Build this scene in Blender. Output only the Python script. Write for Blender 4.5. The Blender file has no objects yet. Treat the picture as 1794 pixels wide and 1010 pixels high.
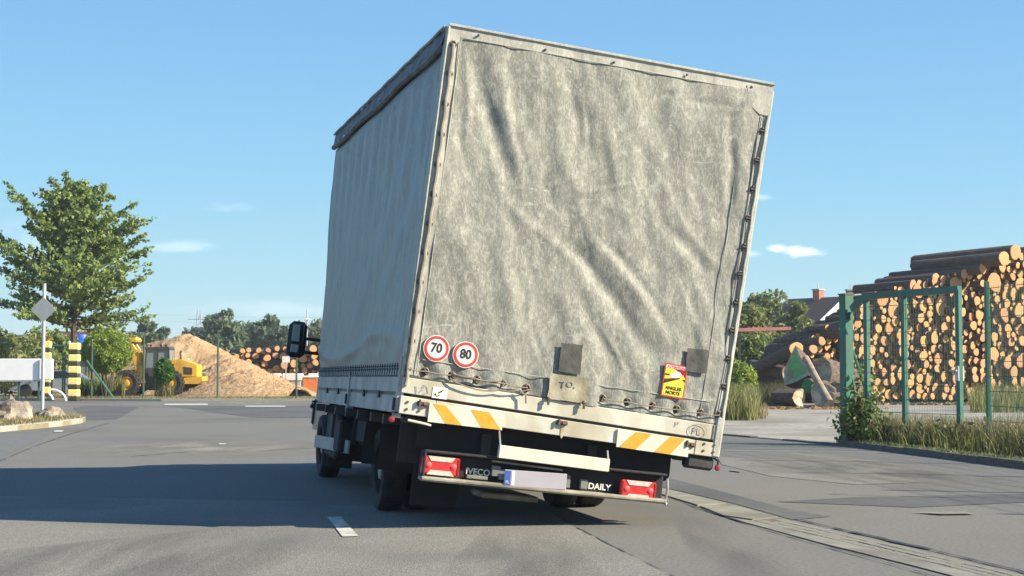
import bpy, math, random
import numpy as np
from mathutils import Vector, Matrix, noise as mn
random.seed(7); rng = np.random.default_rng(7)
S = bpy.context.scene
COL = S.collection
R = math.radians
# ------------------------------------------------------------ camera, sky, sun, exposure
FPX, CX, CY, HC, HOR = 2700.0, 897.0, 505.0, 1.1, 655.0
PITCH = math.atan((HOR - CY) / FPX)
cd = bpy.data.cameras.new('camera'); cam = bpy.data.objects.new('camera', cd); COL.objects.link(cam)
cd.sensor_width = 36; cd.lens = FPX / 1794 * 36; cd.clip_start = 0.1; cd.clip_end = 6000
cam.location = (0, 0, HC); cam.rotation_euler = (R(90) + PITCH, 0, 0)
S.camera = cam
SUN_EL, SUN_AZ = R(30), R(-15)          # azimuth of the direction TO the sun, measured from +x towards +y
W_ = bpy.data.worlds.new('World'); S.world = W_; W_.use_nodes = True
nt = W_.node_tree; nt.nodes.clear()
def N(t, tree=None, **kw):
    n = (tree or nt).nodes.new(t)
    for k, v in kw.items(): setattr(n, k, v)
    return n
sky = N('ShaderNodeTexSky', sky_type='NISHITA'); sky.sun_disc = False
sky.sun_elevation = SUN_EL; sky.sun_rotation = R(90) - SUN_AZ
sky.air_density = 1.25; sky.dust_density = 0.5; sky.ozone_density = 2.2; sky.altitude = 100
bg = N('ShaderNodeBackground'); bg.inputs[1].default_value = 0.085
out = N('ShaderNodeOutputWorld')
tc = N('ShaderNodeTexCoord')
# small far clouds: soft masks around fixed directions, broken by noise
nz = N('ShaderNodeTexNoise'); nz.inputs['Scale'].default_value = 26; nz.inputs['Detail'].default_value = 7; nz.inputs['Roughness'].default_value = .62
mp = N('ShaderNodeMapping'); mp.inputs['Scale'].default_value = (1, 1, 3.2)
nt.links.new(tc.outputs['Generated'], mp.inputs[0]); nt.links.new(mp.outputs[0], nz.inputs['Vector'])
sep = N('ShaderNodeSeparateXYZ'); nt.links.new(tc.outputs['Generated'], sep.inputs[0])
def M(op, a, b=None, clamp=False, tree=None):
    t = tree or nt
    n = t.nodes.new('ShaderNodeMath'); n.operation = op; n.use_clamp = clamp
    for i, v in enumerate((a, b)):
        if v is None: continue
        if isinstance(v, (int, float)): n.inputs[i].default_value = v
        else: t.links.new(v, n.inputs[i])
    return n.outputs[0]
def cloud(px, py, rx, ry, amp):
    x0 = (px - CX) / FPX; z0 = (HOR - py) / FPX
    dx = M('DIVIDE', M('SUBTRACT', M('DIVIDE', sep.outputs[0], sep.outputs[1]), x0), rx / FPX)
    dz = M('DIVIDE', M('SUBTRACT', M('DIVIDE', sep.outputs[2], sep.outputs[1]), z0), ry / FPX)
    r = M('ADD', M('MULTIPLY', dx, dx), M('MULTIPLY', dz, dz))
    k = M('SUBTRACT', 1.0, r, True)
    k = M('MULTIPLY', k, M('GREATER_THAN', sep.outputs[1], 0.1))
    q = M('MULTIPLY', M('SUBTRACT', M('ADD', nz.outputs[0], M('MULTIPLY', k, .3)), .58), 4.0, True)
    return M('MULTIPLY', M('MULTIPLY', k, q), amp)
tot = None
for a in ((1405, 440, 62, 17, 1.0), (1365, 436, 28, 12, .9), (320, 432, 95, 16, .2), (400, 362, 60, 14, .15), (1300, 445, 50, 10, .4), (90, 430, 200, 60, .12), (1330, 345, 40, 8, .25), (470, 540, 240, 22, .12)):
    c = cloud(*a); tot = c if tot is None else M('MAXIMUM', tot, c)
# clear pale cyan air towards the horizon, the same all round
rz_ = N('ShaderNodeValToRGB'); nt.links.new(sep.outputs[2], rz_.inputs[0]); er = rz_.color_ramp.elements
er[0].position = 0.0; er[0].color = (.25, .35, .375, 1); er[1].position = .75; er[1].color = (.045, .125, .30, 1)
for p_, c_ in ((.05, (.170, .305, .370)), (.12, (.118, .262, .378)), (.22, (.088, .208, .358))):
    e_ = er.new(p_); e_.color = (*c_, 1)
gs = N('ShaderNodeVectorMath', operation='SCALE'); gs.inputs[3].default_value = .98 / .085; nt.links.new(rz_.outputs[0], gs.inputs[0])
m0 = N('ShaderNodeMix', data_type='RGBA'); m0.inputs[0].default_value = .88; nt.links.new(sky.outputs[0], m0.inputs[6]); nt.links.new(gs.outputs[0], m0.inputs[7])
mix = N('ShaderNodeMix', data_type='RGBA'); nt.links.new(tot, mix.inputs[0]); nt.links.new(m0.outputs[2], mix.inputs[6])
mix.inputs[7].default_value = (8.0, 8.3, 8.6, 1)
nt.links.new(mix.outputs[2], bg.inputs[0]); nt.links.new(bg.outputs[0], out.inputs[0])
sl = bpy.data.lights.new('sun', 'SUN'); sl.energy = 4.6; sl.angle = R(.55); sl.color = (1, .89, .70)
sun = bpy.data.objects.new('sun', sl); COL.objects.link(sun)
sd = Vector((math.cos(SUN_EL) * math.cos(SUN_AZ), math.cos(SUN_EL) * math.sin(SUN_AZ), math.sin(SUN_EL)))
sun.rotation_euler = sd.to_track_quat('Z', 'Y').to_euler(); sun.location = (20, -10, 30)
S.view_settings.view_transform = 'Standard'; S.view_settings.look = 'None'
S.view_settings.exposure = 1.3; S.view_settings.gamma = 1; S.view_settings.use_curve_mapping = False
S.cycles.max_bounces = 6; S.cycles.diffuse_bounces = 3; S.cycles.transparent_max_bounces = 8

# ------------------------------------------------------------ surveying helpers
def ray(px, py):
    a, b = (px - CX) / FPX, (CY - py) / FPX
    return Vector((a, math.cos(PITCH) - b * math.sin(PITCH), math.sin(PITCH) + b * math.cos(PITCH)))
def at(px, py, Y):
    d = ray(px, py); d = d * (Y / d.y); return Vector((d.x, Y, d.z + HC))
def gr(px, py, z=0.0):
    d = ray(px, py); t = (z - HC) / d.z; return Vector((d.x * t, d.y * t, z))
def proj(p):
    x, y, z = p[0], p[1], p[2] - HC
    d = y * math.cos(PITCH) + z * math.sin(PITCH); v = -y * math.sin(PITCH) + z * math.cos(PITCH)
    return CX + FPX * x / d, CY - FPX * v / d

# ------------------------------------------------------------ materials
def mat(name, c1, c2=None, rough=.8, scale=3.0, bump=0.0, bscale=None, metal=0.0, spec=None, detail=6, stretch=None, c3=None, s3=.6, trans=0.0, obrand=0.0, lo=.35, hi=.65):
    m = bpy.data.materials.new(name); m.use_nodes = True
    t = m.node_tree; b = t.nodes['Principled BSDF']
    b.inputs['Roughness'].default_value = rough; b.inputs['Metallic'].default_value = metal
    if spec is not None: b.inputs['Specular IOR Level'].default_value = spec
    co = t.nodes.new('ShaderNodeTexCoord').outputs['Object']
    if stretch:
        mpn = t.nodes.new('ShaderNodeMapping'); mpn.inputs['Scale'].default_value = stretch
        t.links.new(co, mpn.inputs[0]); co = mpn.outputs[0]
    col = None
    if c2:
        n = t.nodes.new('ShaderNodeTexNoise'); n.inputs['Scale'].default_value = scale; n.inputs['Detail'].default_value = detail
        t.links.new(co, n.inputs['Vector'])
        r = t.nodes.new('ShaderNodeValToRGB'); r.color_ramp.elements[0].position = lo; r.color_ramp.elements[1].position = hi
        r.color_ramp.elements[0].color = (*c1, 1); r.color_ramp.elements[1].color = (*c2, 1)
        t.links.new(n.outputs[0], r.inputs[0]); col = r.outputs[0]
        if c3:
            n2 = t.nodes.new('ShaderNodeTexNoise'); n2.inputs['Scale'].default_value = s3; n2.inputs['Detail'].default_value = 5
            t.links.new(co, n2.inputs['Vector'])
            r2 = t.nodes.new('ShaderNodeValToRGB'); r2.color_ramp.elements[0].position = .45; r2.color_ramp.elements[1].position = .68
            t.links.new(n2.outputs[0], r2.inputs[0])
            mx = t.nodes.new('ShaderNodeMix'); mx.data_type = 'RGBA'
            t.links.new(r2.outputs[0], mx.inputs[0]); t.links.new(col, mx.inputs[6]); mx.inputs[7].default_value = (*c3, 1)
            col = mx.outputs[2]
    if obrand:
        oi = t.nodes.new('ShaderNodeObjectInfo'); hs = t.nodes.new('ShaderNodeHueSaturation')
        v = M('ADD', M('MULTIPLY', oi.outputs['Random'], obrand), 1 - obrand / 2, tree=t)
        t.links.new(v, hs.inputs['Value'])
        if col is None: hs.inputs['Color'].default_value = (*c1, 1)
        else: t.links.new(col, hs.inputs['Color'])
        col = hs.outputs[0]
    if col is None: b.inputs['Base Color'].default_value = (*c1, 1)
    else: t.links.new(col, b.inputs['Base Color'])
    if bump:
        n = t.nodes.new('ShaderNodeTexNoise'); n.inputs['Scale'].default_value = bscale or scale * 4; n.inputs['Detail'].default_value = 5
        t.links.new(co, n.inputs['Vector'])
        bp = t.nodes.new('ShaderNodeBump'); bp.inputs['Strength'].default_value = 1; bp.inputs['Distance'].default_value = bump
        t.links.new(n.outputs[0], bp.inputs['Height']); t.links.new(bp.outputs[0], b.inputs['Normal'])
    if trans:
        tr = t.nodes.new('ShaderNodeBsdfTranslucent'); ms = t.nodes.new('ShaderNodeMixShader'); ms.inputs[0].default_value = trans
        if col is None: tr.inputs[0].default_value = (*c1, 1)
        else: t.links.new(col, tr.inputs[0])
        t.links.new(b.outputs[0], ms.inputs[1]); t.links.new(tr.outputs[0], ms.inputs[2])
        t.links.new(ms.outputs[0], t.nodes['Material Output'].inputs[0])
    return m

m_asphalt = mat('asphalt', (.128, .126, .113), (.178, .174, .155), .92, 34, .004, 130, c3=(.118, .116, .105), s3=.22, spec=.25)
m_asphalt_old = mat('asphalt_old', (.155, .150, .132), (.245, .236, .205), .93, 42, .008, 90, c3=(.138, .136, .124), s3=.5, spec=.2)
m_asphalt_dark = mat('asphalt_dark', (.088, .09, .09), (.12, .12, .116), .9, 10, .004, 140, c3=(.075, .077, .078), s3=.4, spec=.25)
m_asphalt_pale = mat('asphalt_pale', (.125, .128, .124), (.155, .156, .149), .92, 8, .003, 120, spec=.2)
m_tar = mat('tar', (.018, .018, .02), (.035, .034, .033), .6, 20, .006, 60)
m_concrete = mat('concrete', (.165, .158, .128), (.235, .228, .185), .9, 5, .003, 60, c3=(.13, .12, .095), s3=1.4)
m_paver = mat('paver', (.15, .145, .12), (.215, .208, .172), .9, 12, .006, 60, obrand=.4)
m_joint = mat('joint_soil', (.085, .08, .062), (.13, .122, .095), .95, 15, .01, 60)
m_paint = mat('road_paint', (.42, .41, .35), (.58, .56, .48), .75, 30, .002, 90, c3=(.25, .245, .21), s3=9)
m_field = mat('field_soil', (.20, .165, .10), (.29, .24, .15), .97, 1.2, .03, 12, c3=(.13, .14, .06), s3=.25)
m_gravel = mat('gravel', (.24, .225, .19), (.36, .34, .29), .95, 6, .02, 50, c3=(.18, .165, .13), s3=.4)
m_kerb = mat('kerb_stone', (.29, .28, .235), (.34, .325, .27), .9, 2, .004, 50)
m_kerb_d = mat('kerb_shaded', (.085, .08, .068), (.15, .14, .115), .92, 6, .006, 40)  # stone colour darkened to paint in the shadow side of the right kerb

# ------------------------------------------------------------ mesh builder
class MB:
    def __init__(s): s.v = []; s.f = []; s.m = []
    def add(s, vs, fs, mi=0):
        o = len(s.v); s.v += [tuple(v) for v in vs]; s.f += [tuple(i + o for i in f) for f in fs]; s.m += [mi] * len(fs); return s
    def box(s, c, d, mi=0, rot=None, bev=0.0):
        c = Vector(c); hx, hy, hz = d[0] / 2, d[1] / 2, d[2] / 2
        if bev <= 0:
            vs = [Vector((x * hx, y * hy, z * hz)) for z in (-1, 1) for y in (-1, 1) for x in (-1, 1)]
            fs = [(0, 2, 3, 1), (4, 5, 7, 6), (0, 1, 5, 4), (2, 6, 7, 3), (0, 4, 6, 2), (1, 3, 7, 5)]
        else:
            b = min(bev, hx * .9, hy * .9, hz * .9); vs = []; idx = {}
            for z in (-1, 1):
                for y in (-1, 1):
                    for x in (-1, 1):
                        for a in range(3):
                            q = [x * (hx - b), y * (hy - b), z * (hz - b)]; q[a] = (x * hx, y * hy, z * hz)[a]
                            idx[(x, y, z, a)] = len(vs); vs.append(Vector(q))
            fs = []
            for a in range(3):
                o1, o2 = [(1, 2), (2, 0), (0, 1)][a]
                for sg in (-1, 1):
                    q = []
                    for (p1, p2) in ((-1, -1), (1, -1), (1, 1), (-1, 1)):
                        k = [0, 0, 0]; k[a] = sg; k[o1] = p1; k[o2] = p2; q.append(idx[(*k, a)])
                    fs.append(tuple(q if sg > 0 else q[::-1]))
            for a in range(3):                      # edges along axis a
                o1, o2 = [(1, 2), (2, 0), (0, 1)][a]
                for p1 in (-1, 1):
                    for p2 in (-1, 1):
                        k1 = [0, 0, 0]; k1[o1] = p1; k1[o2] = p2
                        kA = list(k1); kA[a] = -1; kB = list(k1); kB[a] = 1
                        q = (idx[(*kA, o1)], idx[(*kB, o1)], idx[(*kB, o2)], idx[(*kA, o2)])
                        fs.append(q if p1 * p2 < 0 else q[::-1])
            for x in (-1, 1):
                for y in (-1, 1):
                    for z in (-1, 1):
                        q = (idx[(x, y, z, 0)], idx[(x, y, z, 1)], idx[(x, y, z, 2)]); fs.append(q if x * y * z > 0 else q[::-1])
        if rot is not None: vs = [rot @ v for v in vs]
        return s.add([v + c for v in vs], fs, mi)
    def bar(s, a, b, w, h=None, mi=0, up=(0, 0, 1), bev=0.0):
        a, b = Vector(a), Vector(b); d = b - a; L = d.length
        if L < 1e-6: return s
        y = d.normalized(); u = Vector(up)
        if abs(y.dot(u)) > .98: u = Vector((1, 0, 0))
        x = y.cross(u).normalized(); z = x.cross(y)
        return s.box((a + b) / 2, (w, L, h or w), mi, Matrix((x, y, z)).transposed(), bev)
    def tube(s, pts, r, n=8, mi=0, caps=True):
        pts = [Vector(p) for p in pts]; rs = r if isinstance(r, (list, tuple)) else [r] * len(pts)
        vs = []; fs = []; px = None
        for i, p in enumerate(pts):
            d = (pts[min(i + 1, len(pts) - 1)] - pts[max(i - 1, 0)]).normalized()
            u = px if px is not None else (Vector((0, 0, 1)) if abs(d.z) < .9 else Vector((1, 0, 0)))
            x = (u - d * u.dot(d)).normalized(); px = x; y = d.cross(x)
            for k in range(n):
                t = 2 * math.pi * k / n; vs.append(p + (x * math.cos(t) + y * math.sin(t)) * rs[i])
        for i in range(len(pts) - 1):
            for k in range(n):
                k2 = (k + 1) % n; fs.append((i * n + k, i * n + k2, (i + 1) * n + k2, (i + 1) * n + k))
        if caps: fs.append(tuple(range(n))[::-1]); fs.append(tuple((len(pts) - 1) * n + k for k in range(n)))
        return s.add(vs, fs, mi)
    def prism(s, poly, a, b, mi=0):
        """poly = list of 2-D points, a/b = functions mapping (u,v) to the two end faces"""
        n = len(poly); vs = [a(*p) for p in poly] + [b(*p) for p in poly]
        fs = [tuple(range(n)), tuple(range(n, 2 * n))[::-1]] + [((i + 1) % n, i, n + i, n + (i + 1) % n) for i in range(n)]
        return s.add(vs, fs, mi)
    def lathe(s, prof, c, axis, n=24, mi=0, closed=False):
        """prof: (radius, offset along axis)"""
        ax = Vector(axis).normalized(); u = Vector((0, 0, 1)) if abs(ax.z) < .9 else Vector((1, 0, 0))
        x = (u - ax * u.dot(ax)).normalized(); y = ax.cross(x); c = Vector(c); vs = []; fs = []
        for (r, o) in prof:
            for k in range(n):
                t = 2 * math.pi * k / n; vs.append(c + ax * o + (x * math.cos(t) + y * math.sin(t)) * r)
        P = len(prof)
        for i in range(P if closed else P - 1):
            j = (i + 1) % P
            for k in range(n):
                k2 = (k + 1) % n; fs.append((i * n + k, i * n + k2, j * n + k2, j * n + k))
        return s.add(vs, fs, mi)
    def build(s, name, mats, parent=None, org=None, smooth=False, fix=True):
        me = bpy.data.meshes.new(name); o = Vector(org) if org is not None else Vector((0, 0, 0))
        me.from_pydata([(v[0] - o.x, v[1] - o.y, v[2] - o.z) for v in s.v], [], s.f)
        for mm in (mats if isinstance(mats, (list, tuple)) else [mats]): me.materials.append(mm)
        me.polygons.foreach_set('material_index', s.m)
        if smooth: me.polygons.foreach_set('use_smooth', [True] * len(me.polygons))
        if fix:
            import bmesh
            bm = bmesh.new(); bm.from_mesh(me); bmesh.ops.recalc_face_normals(bm, faces=bm.faces); bm.to_mesh(me); bm.free()
        if smooth: me.set_sharp_from_angle(angle=R(40))
        me.update()
        return link(name, me, parent, o if parent is None else None)
def link(name, me, parent=None, loc=None, mtx=None):
    ob = bpy.data.objects.new(name, me); COL.objects.link(ob)
    if parent is not None: ob.parent = parent
    if mtx is not None: ob.matrix_local = mtx
    elif loc is not None: ob.location = loc
    return ob
def empty(name, loc, label, cat, group=None):
    o = bpy.data.objects.new(name, None); COL.objects.link(o); o.location = loc; o.empty_display_size = .3
    return tag(o, label, cat, group)
def tag(o, label, cat, group=None):
    o['label'] = label; o['category'] = cat
    if group: o['group'] = group
    return o
def struct(o): o['kind'] = 'structure'; return o
def stuff(o, label=None, cat=None):
    o['kind'] = 'stuff'
    if label: o['label'] = label
    if cat: o['category'] = cat
    return o
def rawmesh(name, V, F, mats, mi=None, smooth=False):
    V = np.asarray(V, dtype=np.float32).reshape(-1, 3); F = np.asarray(F, dtype=np.int32); k = F.shape[1]
    me = bpy.data.meshes.new(name); me.vertices.add(len(V)); me.vertices.foreach_set('co', V.ravel())
    me.loops.add(F.size); me.loops.foreach_set('vertex_index', F.ravel())
    me.polygons.add(len(F)); me.polygons.foreach_set('loop_start', np.arange(0, F.size, k, dtype=np.int32))
    me.polygons.foreach_set('loop_total', np.full(len(F), k, dtype=np.int32))
    for mm in (mats if isinstance(mats, (list, tuple)) else [mats]): me.materials.append(mm)
    if mi is not None: me.polygons.foreach_set('material_index', np.asarray(mi, dtype=np.int32))
    if smooth: me.polygons.foreach_set('use_smooth', np.ones(len(F), dtype=bool))
    me.update(calc_edges=True); return me

# ------------------------------------------------------------ ground
def sheet(name, pts, m, z, kind=True):
    mb = MB(); mb.add([(p[0], p[1], z) for p in pts], [tuple(range(len(pts)))])
    o = mb.build(name, m, fix=False)
    if o.data.polygons[0].normal.z < 0: o.data.flip_normals()
    return struct(o)
sheet('ground', [(-3000, -60), (3000, -60), (3000, 5000), (-3000, 5000)], m_field, -.03)
KR = [gr(1794, 822), gr(1640, 802), gr(1480, 782), gr(1370, 772), gr(1265, 763)]
kr0 = KR[0] + (KR[0] - KR[1]).normalized() * 22
kr9 = KR[-1] + (KR[-1] - KR[-2]).normalized() * 10
road_r = [kr0, *KR, kr9, Vector((-1.0, 45, 0)), Vector((1, 62, 0))]
sheet('road', [(-70, -40), (kr0.x, -40)] + [(p.x, p.y) for p in road_r] + [(1, 62.0), (-70, 64)], m_asphalt, 0)
sheet('yard_gravel', [(kr0.x + .1, -40)] + [(p.x + .1, p.y) for p in road_r] + [(2, 130), (90, 130), (90, -40)], m_gravel, -.006)
sheet('yard_track', [gr(1262, 758), gr(1300, 715), gr(1420, 707), gr(1560, 722), gr(1700, 735), gr(1900, 748), gr(1900, 700), gr(1200, 700)], m_gravel, -.002)
# old lighter lane in the foreground and the repair patches
sheet('asphalt_lane', [gr(-400, 1200), gr(-400, 880), gr(0, 870), gr(560, 880), gr(960, 895), gr(1010, 925), gr(1180, 1012), gr(1480, 1160)], m_asphalt_old, .004)
for pts in ([(128, 716), (150, 711), (245, 713), (205, 735), (152, 737)], [(296, 712), (556, 712), (556, 733), (440, 732)], [(1150, 833), (1250, 858), (1380, 893), (1455, 906), (1390, 912), (1290, 884), (1150, 852)]):
    sheet('asphalt_patch', [gr(*p) for p in pts], m_asphalt_dark, .004)
sheet('asphalt_patch', [gr(*p) for p in [(-200, 770), (0, 761), (95, 757), (60, 777), (0, 803), (-200, 850)]], m_asphalt_pale, .004)
sheet('asphalt_patch', [gr(*p) for p in [(1255, 800), (1500, 822), (1640, 845), (1500, 850), (1350, 835), (1265, 815)]], m_asphalt_old, .004)
sheet('asphalt_patch', [gr(*p) for p in [(1360, 880), (1500, 872), (1794, 866), (1900, 866), (1900, 876), (1600, 890)]], m_asphalt_dark, .004)
def strip(name, pts, w, m, z, jag=0):
    pts = [Vector((p[0], p[1], 0)) for p in pts]; fine = []
    for a, b in zip(pts, pts[1:]):
        n = max(1, int((b - a).length / .12)) if jag else 1
        fine += [a.lerp(b, i / n) for i in range(n)]
    fine.append(pts[-1]); mb = MB(); vs = []
    for i, p in enumerate(fine):
        d = (fine[min(i + 1, len(fine) - 1)] - fine[max(i - 1, 0)]).normalized(); nn = Vector((-d.y, d.x, 0))
        w1, w2 = w / 2 + random.uniform(-jag, jag), w / 2 + random.uniform(-jag, jag)
        vs += [p + nn * w1 + Vector((0, 0, z)), p - nn * w2 + Vector((0, 0, z))]
    mb.add(vs, [(2 * i, 2 * i + 2, 2 * i + 3, 2 * i + 1) for i in range(len(fine) - 1)])
    o = mb.build(name, m, fix=False)
    if o.data.polygons[0].normal.z < 0: o.data.flip_normals()
    return struct(o)
strip('tar_seam', [gr(1392, 911), gr(1444, 922), gr(1516, 939), gr(1551, 947)], .035, m_tar, .008, .016)
strip('tar_seam', [gr(1551, 947), gr(1592, 956), gr(1630, 965)], .05, m_tar, .008, .018)
strip('tar_seam', [gr(1630, 965), gr(1698, 981), gr(1780, 1001), gr(1920, 1038)], .02, m_tar, .008, .012)
strip('crack', [gr(0, 808), gr(60, 783), gr(120, 762), gr(190, 742)], .022, m_asphalt_dark, .008, .015)
strip('crack', [gr(960, 897), gr(1010, 925), gr(1180, 1012), gr(1480, 1160)], .012, m_asphalt_dark, .008, .008)
strip('crack', [gr(1165, 868), gr(1225, 892), gr(1300, 916), gr(1400, 946), gr(1560, 990), gr(1700, 1030)], .012, m_tar, .009, .007)
strip('crack', [gr(1440, 866), gr(1620, 872), gr(1800, 874)], .018, m_asphalt_dark, .008, .012)
strip('crack', [gr(230, 800), gr(330, 792), gr(450, 787), gr(556, 786)], .05, m_asphalt_old, .008, .03)
# dust films and tyre tracks lying on the asphalt: thin sheets with a broken, soft outline
def filmmat(name, col, strength, st, sc=3.0):
    m = bpy.data.materials.new(name); m.use_nodes = True; t = m.node_tree; b = t.nodes['Principled BSDF']; b.inputs['Base Color'].default_value = (*col, 1); b.inputs['Roughness'].default_value = .95
    c = t.nodes.new('ShaderNodeTexCoord'); mp_ = t.nodes.new('ShaderNodeMapping'); mp_.inputs['Location'].default_value = (-1, -1, 0); mp_.inputs['Scale'].default_value = (2, 2, 0); t.links.new(c.outputs['Generated'], mp_.inputs[0])
    g = t.nodes.new('ShaderNodeTexGradient'); g.gradient_type = 'SPHERICAL'; t.links.new(mp_.outputs[0], g.inputs[0])
    m2 = t.nodes.new('ShaderNodeMapping'); m2.inputs['Scale'].default_value = st; t.links.new(c.outputs['Object'], m2.inputs[0])
    n = t.nodes.new('ShaderNodeTexNoise'); n.inputs['Scale'].default_value = sc; n.inputs['Detail'].default_value = 8; t.links.new(m2.outputs[0], n.inputs['Vector'])
    a = M('MULTIPLY', M('MULTIPLY', g.outputs['Fac'], M('MULTIPLY', M('SUBTRACT', n.outputs[0], .36, tree=t), 4.0, True, tree=t), tree=t), strength, True, tree=t)
    t.links.new(a, b.inputs['Alpha']); return m
m_dust = filmmat('dust_film', (.26, .245, .195), .95, (1, .35, 1), 1.6); m_track = filmmat('tyre_track', (.07, .07, .07), .42, (.6, .08, 1), 5)
def film(name, pts, m, z=.0095):
    c = sum((Vector(p) for p in pts), Vector((0, 0, 0))) / len(pts); mb = MB(); mb.add([(p.x, p.y, z) for p in pts], [tuple(range(len(pts)))]); o = mb.build(name, m, org=(c.x, c.y, 0), fix=False)
    if o.data.polygons[0].normal.z < 0: o.data.flip_normals()
    return struct(o)
film('dust_film', [gr(1200, 785), gr(1560, 805), gr(1800, 850), gr(1420, 868)], m_dust); film('dust_film', [gr(1350, 790), gr(1700, 828), gr(1720, 870), gr(1300, 822)], m_dust, .0105)
film('dust_film', [gr(-60, 800), gr(250, 770), gr(700, 772), gr(560, 806)], m_dust); film('dust_film', [gr(300, 700.5), gr(560, 702), gr(560, 716), gr(300, 710)], m_dust, .0085)
film('tyre_track', [gr(-300, 1000), gr(500, 915), gr(700, 915), gr(200, 1100)], m_track, .0125); film('tyre_track', [gr(700, 1080), gr(860, 920), gr(960, 920), gr(1150, 1080)], m_track, .0125)
film('tyre_track', [gr(1250, 1060), gr(1180, 900), gr(1260, 905), gr(1500, 1060)], m_track, .0125); film('tyre_track', [gr(1280, 805), gr(1794, 838), gr(1900, 862), gr(1280, 815)], m_track, .0125)
# painted marks
def painted(pts): return sheet('lane_marking', [gr(*p) for p in pts], m_paint, .010)
painted([(573, 908), (597, 908), (628, 942), (600, 943)])
painted([(288, 708), (364, 708), (364, 710.6), (288, 710.6)]); painted([(430, 711.5), (500, 711.5), (500, 713.5), (430, 713.5)])
painted([(96, 755), (112, 755), (108, 758), (94, 758)]); painted([(384, 778), (396, 778), (395, 780), (382, 780)])
sheet('asphalt_patch', [gr(*p) for p in [(1600, 900), (1690, 899), (1710, 903), (1650, 904)]], m_concrete, .0125); sheet('asphalt_patch', [gr(*p) for p in [(1282, 825), (1300, 827), (1298, 829), (1280, 827)]], m_concrete, .0135)
# kerbs
def kerb(name, pts, w, h, m, side=1, n=None):
    """kerb of separate stones along pts; each stone a child"""
    pts = [Vector((p[0], p[1], 0)) for p in pts]; root = bpy.data.objects.new(name, None); COL.objects.link(root); root.location = pts[0]; root['kind'] = 'structure'
    acc = []
    for a, b in zip(pts, pts[1:]):
        L = (b - a).length; k = max(1, round(L / (n or 1.0)))
        for i in range(k): acc.append((a.lerp(b, i / k), a.lerp(b, (i + 1) / k)))
    base = None
    for a, b in acc:
        L = (b - a).length
        if base is None: base = MB().box((0, 0, 0), (1, 1, 1), bev=.02)
        if base.__class__ is MB: me = base.build('kerb_stone', m, root); base = me.data; o = me
        else: o = link('kerb_stone', base, root)
        d = (b - a).normalized(); nn = Vector((-d.y, d.x, 0)) * side
        hh = h + random.uniform(-.008, .008)
        o.matrix_local = Matrix.Translation((a + b) / 2 - pts[0] + nn * (w / 2) + Vector((0, 0, hh / 2 - .03))) @ Matrix.Rotation(math.atan2(d.y, d.x) + random.uniform(-.006, .006), 4, 'Z') @ Matrix.Diagonal((L - .004, w, hh + .06, 1))
    return root
kerb('kerb', [kr0 * .55 + KR[0] * .45, KR[0], KR[1], KR[2]], .14, .08, m_kerb_d, -1, 1.0)
kerb('kerb', [KR[2], KR[3], KR[4], KR[4] + (KR[4] - KR[3]) * .8], .14, .02, m_kerb_d, -1, 1.0)
kerb('kerb', [(-30, 63.2), (-18, 62.6), (-14, 61.6), (-2, 61.8), (4, 62)], .2, .10, m_kerb, 1, 2.0)
# verge behind far kerb and soil behind the right kerb
sheet('verge', [(-40, 63.4), (-18, 62.8), (-14, 61.8), (6, 62.0), (6, 66), (-40, 66)], m_field, .05)
vr = [kr0, KR[0], KR[1], KR[2]]
sheet('verge', [(p.x + .15, p.y) for p in vr] + [(KR[2].x + .9, KR[2].y + 1.2), (KR[0].x + 2.2, KR[0].y + 1), (kr0.x + 2.4, kr0.y)], m_joint, .06)

# gutter: concrete slabs then rows of setts
gut = bpy.data.objects.new('gutter', None); COL.objects.link(gut); gut['kind'] = 'structure'; gut.location = gr(1300, 900)
def child_sheet(name, pts, m, z, th=.012):
    mb = MB(); n = len(pts); g = gut.location
    vs = [(p.x - g.x, p.y - g.y, z) for p in pts] + [(p.x - g.x, p.y - g.y, z - th) for p in pts]
    mb.add(vs, [tuple(range(n)), tuple(range(n, 2 * n))[::-1]] + [((i + 1) % n, i, n + i, n + (i + 1) % n) for i in range(n)])
    return mb.build(name, m, gut)
child_sheet('concrete_slab', [gr(1120, 848), gr(1162, 858), gr(1272, 884), gr(1222, 887), gr(1160, 868), gr(1118, 858)], m_concrete, .012)
child_sheet('concrete_slab', [gr(1226, 889), gr(1290, 889), gr(1362, 909), gr(1318, 913), gr(1268, 906)], m_concrete, .014)
CL = [gr(1322, 915), gr(1480, 952), gr(1640, 990), gr(1800, 1030), gr(1980, 1085)]
CRt = [gr(1370, 911), gr(1540, 950), gr(1700, 988), gr(1850, 1024), gr(2040, 1078)]
child_sheet('gutter_bed', CL + CRt[::-1], m_joint, .005, .002)
child_sheet('gutter_bed', [gr(1270, 907), gr(1318, 914)] + CL[1:] + [p - Vector((.16, .05, 0)) for p in CL[::-1][:-1]], m_concrete, .007, .002)
pv = MB().box((0, 0, 0), (1, 1, 1), bev=.05).build('paving_stone', m_paver, gut); base = pv.data; first = True
def along(P, t):
    t = t * (len(P) - 1); i = min(int(t), len(P) - 2); return P[i].lerp(P[i + 1], t - i)
tot_l = sum((CL[i + 1] - CL[i]).length for i in range(4)); nrow = 3; ns = int(tot_l / .21)
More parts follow.
